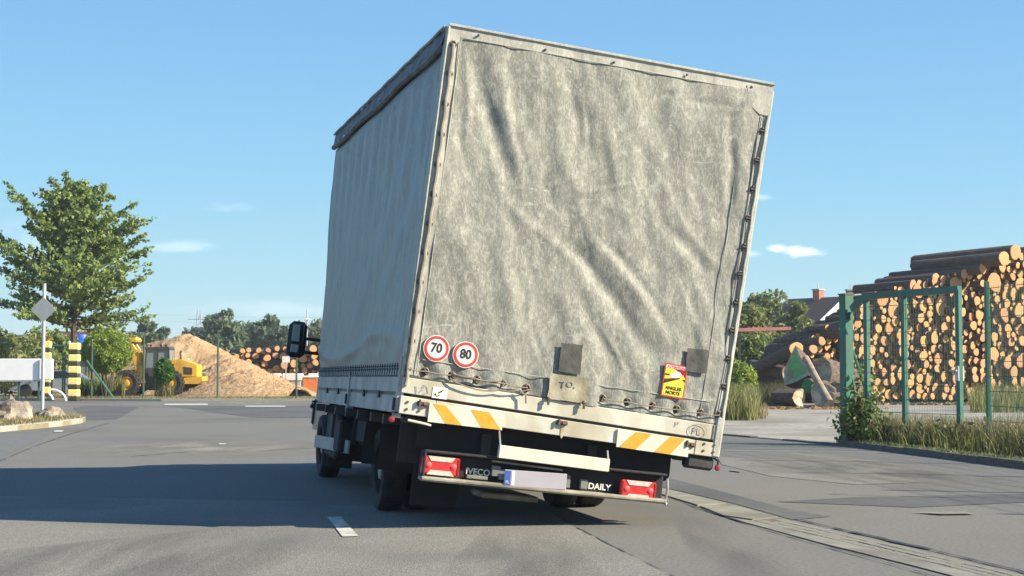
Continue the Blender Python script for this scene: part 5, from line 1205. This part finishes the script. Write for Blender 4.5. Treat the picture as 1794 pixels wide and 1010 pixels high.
# pylon and wires
py_ = empty('pylon', at(348, 600, 420) * 1, 'tiny lattice power pylon above the distant treeline', 'pylon'); py_.location.z = 0
zt_ = at(348, 543, 420).z; mb = MB(); m_pyl = mat('pylon_steel', (.25, .27, .28), rough=.6)
for s in (-1, 1): mb.tube([(s * 1.6, 0, 0), (s * .35, 0, zt_)], .16, 4)
for k in range(7): z = zt_ * (.25 + .1 * k); w_ = 1.6 - 1.25 * z / zt_; mb.tube([(-w_, 0, z), (w_, 0, z + zt_ * .08)], .09, 3)
mb.tube([(-3, 0, zt_ * .86), (3, 0, zt_ * .86)], .13, 4); mb.build('lattice', m_pyl, py_)
for (dy, lab) in ((0, 'upper thin power wire crossing the sky left of the truck'), (11, 'lower thin power wire crossing the sky left of the truck')):
    mb = MB(); P = []
    for i in range(30): t = i / 29; px = 150 + 520 * t; P.append(at(px, 548 + dy + 9 * t + 3 * math.sin(math.pi * t), 415))
    mb.tube(P, .035, 3); tag(mb.build('power_line', m_pyl, org=(P[0].x, P[0].y, 0)), lab, 'wire', 'power wires in the distance')
p = at(305, 590, 140); mb = MB(); mb.box((0, 0, p.z - .6), (.6, .8, .5)); 
wm = empty('white_hut', (p.x, 140, 0), 'tiny white mast head above the heap beside the treeline', 'hut'); mb.build('cabin', m_white_p, wm); mb = MB(); mb.bar((0, 0, 0), (0, 0, p.z - 1.1), .5); mb.build('mast', m_galv, wm)
p = at(538, 560, 140); lm = empty('lamp_mast', (p.x, 140, 0), 'thin lamp mast with a white head above the truck mirror', 'lamp'); mb = MB(); mb.tube([(0, 0, 0), (0, 0, at(538, 543, 140).z)], .06, 5); mb.build('pole', m_galv, lm); mb = MB(); mb.box((0, 0, p.z), (.5, .3, .2), bev=.04); mb.build('lamp_head', m_white_p, lm)

# ============================================================ RIGHT: LOG YARD, GATE, FENCE, HOUSES
# profile of the pile top in photo pixels -> metres on the face
LAX = Vector((-.55, .83, 0)).normalized()
prof_px = [(1408, 612), (1420, 596), (1440, 572), (1478, 566), (1500, 545), (1520, 515), (1560, 506), (1600, 492), (1640, 484), (1700, 472), (1735, 462), (1755, 446), (1800, 434), (1850, 425), (1960, 418)]
def faceY(px): return 57.0 + (px - 1400) / 400 * 2.2
def topz(px): return float(np.interp(px, [p[0] for p in prof_px], [at(p[0], p[1], faceY(p[0])).z for p in prof_px]))
fx0, fx1 = at(1385, 650, faceY(1385)).x, at(1900, 650, faceY(1900)).x
def x2px(x):
    px = 1600
    for _ in range(6): px = CX + FPX * x / faceY(px)
    return px
def ins(x, z, r):
    px = x2px(x)
    if px < 1410 or (px < 1500 and r > .16): return False
    t = topz(px); lowz = .55 if px > 1490 else (at(px, 645 + (px - 1400) * .45, 57).z)
    return z + r < t + .05 and z - r > lowz - .5
def pack_fast(inside, x0, x1, z0, z1, radii, gap, seed):
    r_ = random.Random(seed); A = np.zeros((4000, 3)); n = 0
    for r, cnt in radii:
        for _ in range(cnt):
            rr = r * r_.uniform(.85, 1.15); x, z = r_.uniform(x0, x1), r_.uniform(z0, z1)
            if not inside(x, z, rr): continue
            B = A[:n]
            if n and ((B[:, 0] - x) ** 2 + (B[:, 1] - z) ** 2 < ((B[:, 2] + rr) * gap) ** 2).any(): continue
            A[n] = (x, z, rr); n += 1
    return [tuple(v) for v in A[:n]]
PK = pack_fast(ins, fx0, fx1, .12, 7.2, [(.42, 3), (.32, 22), (.25, 110), (.205, 700), (.165, 8000), (.135, 22000), (.11, 26000), (.085, 22000)], .86, 21)
def fitL(c, a, r, L):
    while L > .8:
        e = Vector(c) + Vector(a) * L; q = proj((e.x, e.y, e.z + r))
        if q[1] > float(np.interp(q[0], [1330, 1345, 1425, 1478, 1520, 1560, 1600, 1640, 1700], [640, 600, 566, 536, 518, 508, 496, 480, 440])): break
        L -= .2
    return L
PK.sort(key=lambda q: -q[2])
print('logs', len(PK), len(PKL))
rest = []
lowlab = {}
cnt = 0
indiv = []
for k, (x, z, r) in enumerate(PK):
    px = x2px(x); Y = faceY(px) + random.uniform(-.25, .25) + (z * .12)
    c = Vector((x * Y / faceY(px), Y, z)); ax_ = (LAX + Vector((random.uniform(-.05, .05), 0, random.uniform(-.03, .03)))).normalized(); L = random.uniform(4.2, 5.6); L = fitL(c, ax_, r, L)
    if px < 1850 and cnt < 296:
        indiv.append((c, ax_, r, L)); cnt += 1
    else: rest.append((c, ax_, r, L))
labs = cell_labels([(*proj(c), r) for c, a, r, L in indiv], ((1482, 'left of the gate post'), (1520, 'just right of the gate post'), (1552, 'in the gate\'s left bay'), (1586, 'beside the gate\'s middle upright'), (1630, 'past the middle upright'), (1678, 'left of the gate lock'), (1732, 'between gate and fence post'), (1766, 'right of the fence post'), (9999, 'at the frame edge')),
    ((470, 'on the crest of'), (500, 'near the top of'), (530, 'high in'), (560, 'well up in'), (590, 'halfway up'), (620, 'below the middle of'), (650, 'low in'), (680, 'near the foot of'), (9999, 'at the foot of')), 'the pile')
for (c, a_, r, L), lb in zip(indiv, labs): place_log(c, a_, r, L, lb, 'pale ended logs in the tall pile')
# the rest of the pile as one body of logs
V = []; F = []; MI = []; n = 9
for (c, a_, r, L) in rest:
    x_ = a_.cross(Vector((0, 0, 1))).normalized(); y_ = x_.cross(a_); o = len(V); ph = random.uniform(0, 6)
    for j, (t, s) in enumerate(((0, 1), (L, .88))):
        for i in range(n): t_ = 2 * math.pi * i / n; k = r * s * (1 + .09 * math.cos(2 * t_ + ph)); V.append(tuple(c + a_ * t + (x_ * math.cos(t_) + y_ * math.sin(t_)) * k))
    V.append(tuple(c - a_ * .01))
    for i in range(n): F.append((o + i, o + (i + 1) % n, o + n + (i + 1) % n, o + n + i)); MI.append(0); F.append((o + i, o + 2 * n, o + (i + 1) % n)); MI.append(1)
mb = MB(); mb.v = V; mb.f = F; mb.m = MI
stuff(mb.build('stacked_logs', [m_logbark, m_end]), 'smaller pale ended logs filling the tall pile', 'logs')
# tiers of logs further back and the long dark bodies showing on top
def topg(px, back): return max(.6, topz(px) - .25 - back * .05)
V = []; F = []; 
mb = MB()
for row in range(16):
    for i in range(22):
        px = 1425 + i * 22 + random.uniform(-6, 6); x0 = at(px, 650, 60).x
        zmax = topz(min(1900, max(1411, px - 50))) - .35 - random.uniform(0, .3); z = .3 + row * .42
        if z > zmax: continue
        c = Vector((x0 + .5, 60.6 + random.uniform(-.3, .5), z)); e = c + LAX * fitL(c, LAX, .27, random.uniform(4.0, 5.2)); mb.tube([c, (c + e) / 2 + Vector((0, 0, random.uniform(-.06, .06))), e], [.27, .25, .22], 8)
stuff(mb.build('log_core', m_logbark), 'dark bark covered log bodies packed inside the tall pile', 'logs')
# long dark logs lying on the top steps of the pile, singled out
tops = [((1759, 453), 58.0, .28, 4.4, 'thick log end high on the pile with a dark long trunk behind it'), ((1779, 442), 58.6, .30, 5.0, 'thick pale ended log at the very top of the pile'), ((1722, 471), 58.6, .20, 4.6, 'grey brown trunk lying on the upper step of the pile'),
        ((1690, 480), 59.0, .2, 4.0, 'dark trunk on the second step of the pile above the gate'), ((1640, 488), 59.0, .2, 3.0, 'dark trunk reaching left on the step above the gate leaf'), ((1600, 500), 58.4, .2, 3.0, 'slim dark trunk just above the gate top rail')]
for (p, Y, r, L, lab) in tops: place_log(at(*p, Y), LAX + Vector((0, 0, -.01)), r, L, lab)
for (p, q, Y, r, lab) in (((1495, 566), (1415, 588), 58, .26, 'long dark log sloping down on the left flank of the pile, upper one'), ((1485, 572), (1390, 596), 57.5, .28, 'long dark log on the left flank below the upper one'), ((1480, 575), (1360, 605), 57, .30, 'long dark log low on the left flank of the pile'),
                          ((1440, 598), (1345, 612), 56.5, .16, 'grey weathered log jutting left from the pile'), ((1425, 612), (1330, 640), 56, .17, 'dark log lying above the fallen trunks'), ((1410, 640), (1322, 655), 55, .22, 'dark trunk fallen beside the pile'),
                          ((1395, 612), (1312, 650), 53, .26, 'brown trunk leaning down to the left of the green painted log'), ((1380, 655), (1318, 640), 54, .24, 'short dark trunk behind the leaning brown one'), ((1505, 552), (1450, 572), 60, .24, 'dark log below the house gable'),
                          ((1530, 534), (1478, 548), 61, .24, 'topmost dark log on the left shoulder of the pile'), ((1550, 524), (1505, 534), 61, .24, 'dark log on the pile just left of the chimneys')):
    a_, b_ = at(*p, Y), at(*q, Y + 3.2); place_log(a_, b_ - a_, r, (b_ - a_).length, lab, me=LM[1] if r < .25 else LM[2])
# filler bodies on that left flank
mb = MB()
for i in range(70):
    t = random.random(); px = 1400 + 90 * t; zt_ = at(px, 632 - 50 * t, 58).z; z = random.uniform(.6, max(.8, zt_)); c = at(px + 25, 650, 58.4); c.z = z
    e = c + Vector((-1, .75, random.uniform(-.12, .02))).normalized() * random.uniform(2.0, 3.0); mb.tube([c, e], [.24, .2], 7)
stuff(mb.build('log_core', m_logbark), 'tangle of dark trunks on the left flank of the pile', 'logs')

# singled out painted and split logs at the foot of the pile
m_pgreen = mat('paint_green', (.05, .42, .08), (.10, .52, .14), .7, 8, c3=(.28, .20, .12), s3=3.5); m_pgreen2 = mat('paint_green_dark', (.03, .22, .08), (.05, .28, .11), .7, 8)
m_pblue = mat('paint_blue', (.16, .30, .42), (.40, .46, .48), .8, 6, c3=(.5, .48, .4), s3=3); m_fresh = mat('fresh_split_wood', (.30, .24, .16), (.52, .45, .33), .85, 5, .02, 12)
def butt(px, py, Y, r, L, ax_, m, label, jag=.0, n=22, seed=1, pts=None):
    """thick log whose cut end faces the camera; jagged torn rim if jag>0"""
    r_ = random.Random(seed); c = at(px, py, Y); a_ = Vector(ax_).normalized(); x_ = a_.cross(Vector((0, 0, 1))).normalized(); y_ = x_.cross(a_)
    root = bpy.data.objects.new('log', None); mb = MB(); V = []; ks = [1 + .1 * math.cos(3 * 2 * math.pi * i / n + seed) + r_.uniform(-.05, .05) for i in range(n)] if pts is None else pts; n = len(ks)
    js = [r_.uniform(0, jag) if i % 2 else r_.uniform(0, jag * .3) for i in range(n)]
    for (t, s) in ((0, 1), (L * .5, .96), (L, .88)):
        for i in range(n): an = 2 * math.pi * i / n; V.append(a_ * (t - (js[i] if t == 0 else 0)) + (x_ * math.cos(an) + y_ * math.sin(an)) * r * ks[i] * s)
    F = [(j * n + i, j * n + (i + 1) % n, (j + 1) * n + (i + 1) % n, (j + 1) * n + i) for j in range(2) for i in range(n)]; MI = [0] * len(F)
    o = len(V)
    for i in range(n): an = 2 * math.pi * i / n; V.append(a_ * (-.01 + r_.uniform(0, .05)) + (x_ * math.cos(an) + y_ * math.sin(an)) * r * ks[i] * .72)
    V.append(a_ * 0.0)
    for i in range(n): F += [(i, o + i, o + (i + 1) % n, (i + 1) % n), (o + i, o + n, o + (i + 1) % n)]; MI += [2 if jag else 1, 1]
    F.append(tuple(2 * n + i for i in range(n))); MI.append(0)
    mb.v = [tuple(v) for v in V]; mb.f = F; mb.m = MI; ob = mb.build('log', [m_logbark, m, m_fresh]); ob.location = c; bpy.data.objects.remove(root)
    return tag(ob, label, 'log')
butt(1393, 645, 52, .62, 1.8, (.35, .8, -.12), m_pgreen, 'split log wedge with a bright green painted end', .12, 12, 4, [.9, .6, .62, 1.25, .65, .5, .55, .75, 1.1, .8, .7, .85])
butt(1416, 677, 50, .23, 1.6, (.3, .9, 0), m_pgreen2, 'small round log with a dark green painted end')
butt(1440, 690, 49.5, .38, 1.5, (.3, .9, .05), m_pblue, 'log with a faded blue painted end behind the leaning pole', .06, 18, 6)
butt(1437, 655, 52, .52, 2.6, (.75, .8, -.2), m_fresh, 'huge trunk with a torn pale end leaning behind the pole', .35, 16, 9)
butt(1467, 689, 50, .40, 2.4, (.5, .9, 0), m_fresh, 'trunk with a splintered pale end beside the gate post', .25, 14, 12)
butt(1458, 700, 49, .20, 1.2, (.9, .4, 0), m_fresh, 'broken chunk of trunk at the foot of the gate post', .10, 12, 14)
butt(1400, 697, 49.5, .30, 1.0, (-.6, .8, 0), m_fresh, 'short grey chunk under the dark green painted log', .05, 12, 16)
mb = MB(); mb.tube([at(1411, 627, 49.6), at(1432, 668, 48.9), at(1453, 706, 48.2)], [.11, .12, .14], 9, 0); o = mb.build('leaning_pole', mat('pole_bark', (.20, .15, .11), (.33, .25, .18), .9, 6, .01, 20), org=at(1453, 706, 48.2), smooth=True); tag(o, 'thin brown pole leaning against the split logs', 'pole')
# splinters and bark bits on the ground
P = [(at(1400, 700, 48.5).x + rng.uniform(-1.0, 2.6), 48.2 + rng.uniform(-1, 1.5), .03) for _ in range(260)]
stuff(leaves('wood_splinters', P, .13, m_chipl, flat=.8), 'pale bark splinters on the ground before the split logs', 'splinters')
P = [(at(1480 + 330 * rng.random(), 700, 55).x, 55.2 + rng.uniform(-1.5, 1.5), .03) for _ in range(1200)]
stuff(leaves('bark_litter', P, .12, mat('litter', (.12, .08, .05), (.3, .22, .14), .9, 3), flat=.8), 'bark litter along the foot of the tall pile', 'litter')

# ---- gate leaf, posts and mesh
G0, G1 = gr(1485, 779), Vector((6.32, 21.8, 0)); gd = (G1 - G0).normalized(); gn = Vector((gd.y, -gd.x, 0))
post = empty('gate_post', G0, 'thick square green gate post at the left end of the mesh gate', 'post')
rz = Matrix.Rotation(math.atan2(gd.y, gd.x), 3, 'Z')
mb = MB(); mb.box((0, 0, 1.16), (.16, .16, 2.34), 0, rz, bev=.008); mb.build('post', m_green, post); mb = MB(); mb.box((0, 0, 2.34), (.18, .18, .02), 0, rz); mb.build('post_cap', m_green, post)
for z in (.45, 2.0): mb = MB(); mb.box(tuple(gd * .11 + Vector((0, 0, z))), (.06, .05, .12), 0, rz); mb.build('hinge', m_green, post)
gate = empty('gate_leaf', G0 + gd * .2, 'green tubular gate leaf filled with wire mesh', 'gate')
GL = (G1 - G0).length - .2
def gp(s, z): return gd * s + Vector((0, 0, z))
topz_g = lambda s: 2.10 + .19 * (1 - math.exp(-max(0, s) / .14))
for s, z0 in ((.30, .3), (GL * .5, .06), (GL, .28)):
    mb = MB(); mb.bar(gp(s, z0), gp(s, topz_g(s)), .075, .075, up=gd, bev=.006); mb.build('upright', m_green, gate)
mb = MB(); P = [gp(s, topz_g(s) + .0) for s in np.linspace(-.04, GL + .02, 14)]; mb = MB()
for a_, b_ in zip(P, P[1:]): mb.bar(a_, b_ + (b_ - a_) * .05, .08, .10)
mb.build('top_rail', m_green, gate)
mb = MB(); mb.bar(gp(.1, .30), gp(GL, .30), .05, .05); mb.build('bottom_rail', m_green, gate)
mb = MB(); mb.box(gp(GL + .0, at(1680, 655, 21.8).z) - gn * .0, (.07, .12, .22), 0, rz, bev=.01); lk = mb.build('lock_case', m_galv, gate); mb = MB(); mb.tube([gp(GL - .12, 1.14) + gn * .08, gp(GL + .02, 1.14) + gn * .08, gp(GL + .02, 1.14)], .012, 6); mb.build('handle', m_galv, lk)
m_gwire = mat('green_wire', (.015, .075, .055), (.025, .10, .07), .5, 6)
def mesh_panel(name, P0, d, L, z0, z1f, par, step=.055, hs=.2, r=.0026):
    mb = MB(); s = 0
    while s <= L: mb.tube([P0 + d * s + Vector((0, 0, z0)), P0 + d * s + Vector((0, 0, z1f(s)))], r, 3, caps=False); s += step
    stuff(mb.build(name, m_gwire, par)); z = z0
    while z < z1f(L * .5):
        mb = MB(); mb.tube([P0 + Vector((0, 0, z)), P0 + d * L + Vector((0, 0, z))], r * 1.7, 4, caps=False); mb.build('horizontal_wire', m_gwire, par); z += hs
mesh_panel('mesh_wires', gn * .0, gd, GL, .32, topz_g, gate)
mb = MB(); mb.tube([Vector((0, 0, 1.80)) + gn * .10 - gd * .1, gr(1547, 773) - (G0 + gd * .2)], .026, 7); mb.build('brace', m_green, gate)
# fence beyond the gate leaf towards the viewer
F0 = Vector((6.49, 21.04, 0)); fdir = (kr0 - KR[0]).normalized(); 
fence = empty('mesh_fence', F0, 'green wire mesh fence running from the gate out of the picture', 'fence')
dd_ = (gr(1733, 797) - gr(1794, 810)); fd2 = Vector((.13, -.99, 0)).normalized()
acc = 0
for i in range(5):
    s = i * 2.5; mb = MB(); mb.bar(fd2 * s, fd2 * s + Vector((0, 0, 2.36)), .062, .062, up=(0, 1, 0), bev=.006); mb.build('fence_post', m_green, fence)
    if i < 4:
        mesh_panel('mesh_wires', fd2 * (s + .04) + gn * .0, fd2, 2.42, .06, lambda q: 2.3, fence)
mb = MB(); dgap = G1 - F0; mb.tube([dgap + Vector((0, 0, .3)), Vector((0, 0, .3))], .012, 4); mb.build('tension_wire', m_gwire, fence)
# ivy and grass along the fence
def vine(Pc, w, h, n, m, label, seed, name='climbing_plant', leaf=.075):
    r_ = np.random.default_rng(seed); root = empty(name, Pc, label, 'plant'); ns = 14; stems = []; mb = MB()
    for i in range(ns):
        x0 = r_.uniform(-w / 2, w / 2); hh = h * r_.uniform(.45, 1.0) * (1 - .5 * abs(x0) / (w / 2)); P = [np.array([*(gd * x0)[:2], 0]) + np.array([gn.x, gn.y, 0]) * r_.uniform(-.05, .15)]
        for k in range(6): P.append(P[-1] + np.array([r_.uniform(-.09, .09), r_.uniform(-.06, .06), hh / 6]))
        stems.append(P); mb.tube(P, [.012] * 3 + [.007] * 4, 4)
    mb.build('stems', m_bark, root); Q = []
    for i in range(n): P = stems[r_.integers(ns)]; k = r_.integers(0, 6); t = r_.random(); Q.append(P[k] * (1 - t) + P[k + 1] * t + r_.normal(size=3) * np.array([.09, .07, .08]))
    leaves('foliage', Q, leaf, m, root)
vine(G0 + gd * .34 + gn * .04, .34, 1.35, 1000, m_leaf_tree, 'green climber growing up the gate beside the thick post', 3)
vine(G0 + gd * .85 + gn * .02, .6, .6, 380, m_leaf_tree, 'low green climber at the foot of the gate mesh', 4)
vine(G1 + gd * .1, 1.2, .45, 700, m_leaf_dry, 'low weed below the lock end of the gate', 5, 'weed')
def verge_pts(n, a, b, spread, off=.0):
    o = []
    for _ in range(n): t = rng.random(); p = a.lerp(b, t); o.append((p.x + gn.x * 0 + rng.normal() * spread + off, p.y + rng.normal() * spread, .05))
    return o
tufts('verge_grass', verge_pts(4200, G0 + Vector((.15, -.1, 0)), F0 + Vector((.1, 0, 0)), .14, .12), .42, .006, m_grass_dry, 'tall dry grass along the foot of the gate', 'grass', .25)
tufts('verge_grass', verge_pts(9000, F0, F0 + fd2 * 9, .2, .22), .48, .006, m_grass_dry, 'tall dry grass along the mesh fence', 'grass', .25)
tufts('verge_grass', verge_pts(1400, G0 + Vector((.1, -.1, 0)), F0 + fd2 * 5, .16, .1), .30, .007, m_grass_green, 'green grass tufts among the dry grass by the gate', 'grass', .3)
tufts('low_weeds', [(p.x + rng.normal() * .06 + .18, p.y + rng.normal() * .05, .05) for p in [KR[0].lerp(KR[2], rng.random()) if rng.random() < .6 else kr0.lerp(KR[0], rng.random()) for _ in range(2000)]], .07, .010, m_leaf_dry, 'low dark weeds behind the kerb', 'weeds', .6)
# grass and bushes left of the opening, beside the truck
A0 = gr(1290, 738)
def meadow(px0, px1, py0, py1, n, h, m, label, name='tall_grass', w=.012):
    pts = [tuple(gr(rng.uniform(px0, px1), rng.uniform(py0, py1))) for _ in range(n)]
    return tufts(name, pts, h, w, m, label, 'grass', .22)
meadow(1270, 1325, 705, 737, 3600, .75, m_grass_green, 'tall green grass beside the rear corner of the truck')
meadow(1272, 1400, 700, 712, 3600, .8, m_grass_dry, 'tall dry grass before the fallen trunks')
meadow(1290, 1345, 714, 735, 900, .22, m_grass_dry, 'short dry grass at the yard edge', 'short_grass')
meadow(1700, 1900, 706, 724, 2600, .75, m_grass_green, 'grass and weeds behind the mesh fence at the right', 'weeds')
for i, (px, py, w, h, lab) in enumerate(((1296, 716, 1.1, 1.55, 'leafy green weed bush beside the truck corner'), (1345, 702, 1.5, 1.2, 'grey green weed bush before the fallen trunks'), (1382, 702, 1.0, 1.0, 'pale flowering weed left of the green painted log'))):
    g = gr(px, py); bush(px, py, w, h, g.y, lab, m_leaf_dry if i else m_leaf_bush, 2200, .10, zc=h * .48, name='weed_bush', seed=30 + i, stems=10)
for i, (px, top, w, Y, mm, lab) in enumerate(((1300, 530, 95, 84, m_leaf_dry, 'olive green tree behind the right edge of the truck'), (1350, 508, 110, 88, m_leaf_dry, 'tallest olive tree between the truck and the house'), (1395, 530, 72, 86, m_leaf_dry, 'small olive tree left of the house gable'), (1250, 550, 90, 90, m_leaf_far, 'dark tree hidden mostly by the truck tarpaulin'), (1318, 590, 90, 74, m_leaf_tree, 'dark green shrub below the red beam'), (1375, 585, 60, 76, m_leaf_tree, 'dark green shrub behind the fallen trunks'), (1420, 575, 60, 92, m_leaf_tree, 'green shrub below the house gable'))):
    x = at(px, 600, Y).x; H = at(px, top, Y).z; Wd = w * Y / FPX; clump_tree('yard_tree', (x, Y, 0), H, Wd, .4, lab, 'tree' if i < 4 else 'shrub', 'trees behind the log yard', mm, 80, 150, .24, 70 + i, Wd * .21)
# red beam
a_, b_ = at(1285, 579, 70), at(1385, 576, 72); mb = MB(); mb.bar(a_, b_, .12, .17, bev=.02); rb = empty('red_barrier', (a_.x, 70, 0), 'long red barrier beam in front of the olive trees', 'barrier'); mb.v = [(v[0] - a_.x, v[1] - 70, v[2]) for v in mb.v]; mb.build('beam', mat('faded_red', (.13, .025, .03), (.18, .05, .045), .6, 4), rb)
for q in (a_.lerp(b_, .1), a_.lerp(b_, .95)): mb = MB(); mb.bar((q.x - a_.x, q.y - 70, 0), (q.x - a_.x, q.y - 70, q.z - .12), .12); mb.build('leg', m_steel, rb)
# houses
m_tile = mat('roof_tile', (.03, .018, .016), (.06, .035, .03), .8, 10, .02, 18); m_brick = mat('chimney_brick', (.30, .11, .07), (.40, .17, .11), .9, 14); m_render = mat('house_render', (.45, .42, .36), (.52, .49, .43), .85, 4)
def house(px_r, py_r, Y, label, wid, length, chim, eave=3.0, ang=0.0):
    p = at(px_r, py_r, Y); h = empty('house', (p.x, Y, 0), label, 'house'); h.rotation_euler = (0, 0, ang); z = p.z
    mb = MB(); mb.prism([(-wid / 2, 0), (wid / 2, 0), (wid / 2, eave), (0, z - .15), (-wid / 2, eave)], lambda u, v: (u, 0, v), lambda u, v: (u, length, v)); mb.build('wall', m_render, h)
    rf = None
    for s in (-1, 1):
        mb = MB(); q = [(0, z), (s * (wid / 2 + .5), eave - .35), (s * (wid / 2 + .5), eave - .55), (0, z - .2)]; mb.prism(q, lambda u, v: (u, -.4, v), lambda u, v: (u, length + .4, v)); r0 = mb.build('roof', m_tile, h); rf = rf or r0
        mb = MB(); q = [(0, z + .02), (s * (wid / 2 + .52), eave - .33), (s * (wid / 2 + .52), eave - .60), (0, z - .28)]; mb.prism(q, lambda u, v: (u, -.48, v), lambda u, v: (u, -.405, v)); mb.build('bargeboard', m_white_p, h)
    for (cx_, cy_, ch) in chim:
        mb = MB(); mb.box((cx_, cy_, z + ch / 2 - .5), (.6, .6, ch + 1), bev=.02); c_ = mb.build('chimney', m_brick, rf); mb = MB(); mb.box((cx_, cy_, z + ch + .03), (.72, .72, .1)); mb.build('chimney_cap', m_conc, rf)
        mb = MB(); mb.tube([(cx_, cy_, z + ch), (cx_, cy_, z + ch + .5)], .04, 5); mb.build('flue_pipe', m_galv, rf)
    for x in (-1.2, 1.2): mb = MB(); mb.box((x, -.02, eave + .1), (.9, .06, 1.1)); mb.build('window', m_glass, h)
    return h
house(1472, 520, 112, 'dark roofed house with a white gable board and brick chimney', 9.0, 4.5, [(0, 2.0, .55)], 3.9, R(40))
# clear evening air over the whole place
hz = MB().box((20, 230, 7.5), (700, 560, 17.1)).build('haze', bpy.data.materials.new('haze_air')); hm = hz.data.materials[0]; hm.use_nodes = True; hm.node_tree.nodes.clear()
pv_ = hm.node_tree.nodes.new('ShaderNodeVolumePrincipled'); pv_.inputs['Color'].default_value = (.88, .94, 1, 1); pv_.inputs['Density'].default_value = .0005; pv_.inputs['Anisotropy'].default_value = .2
ho = hm.node_tree.nodes.new('ShaderNodeOutputMaterial'); hm.node_tree.links.new(pv_.outputs[0], ho.inputs['Volume']); hz['kind'] = 'stuff'; hz['label'] = 'thin pale evening haze over the yard'
house(1522, 518, 118, 'dark roofed house showing only two chimneys above the pile', 7.0, 8, [(-.75, 3, .55), (1.0, 3, .55)], 3.4, 0)
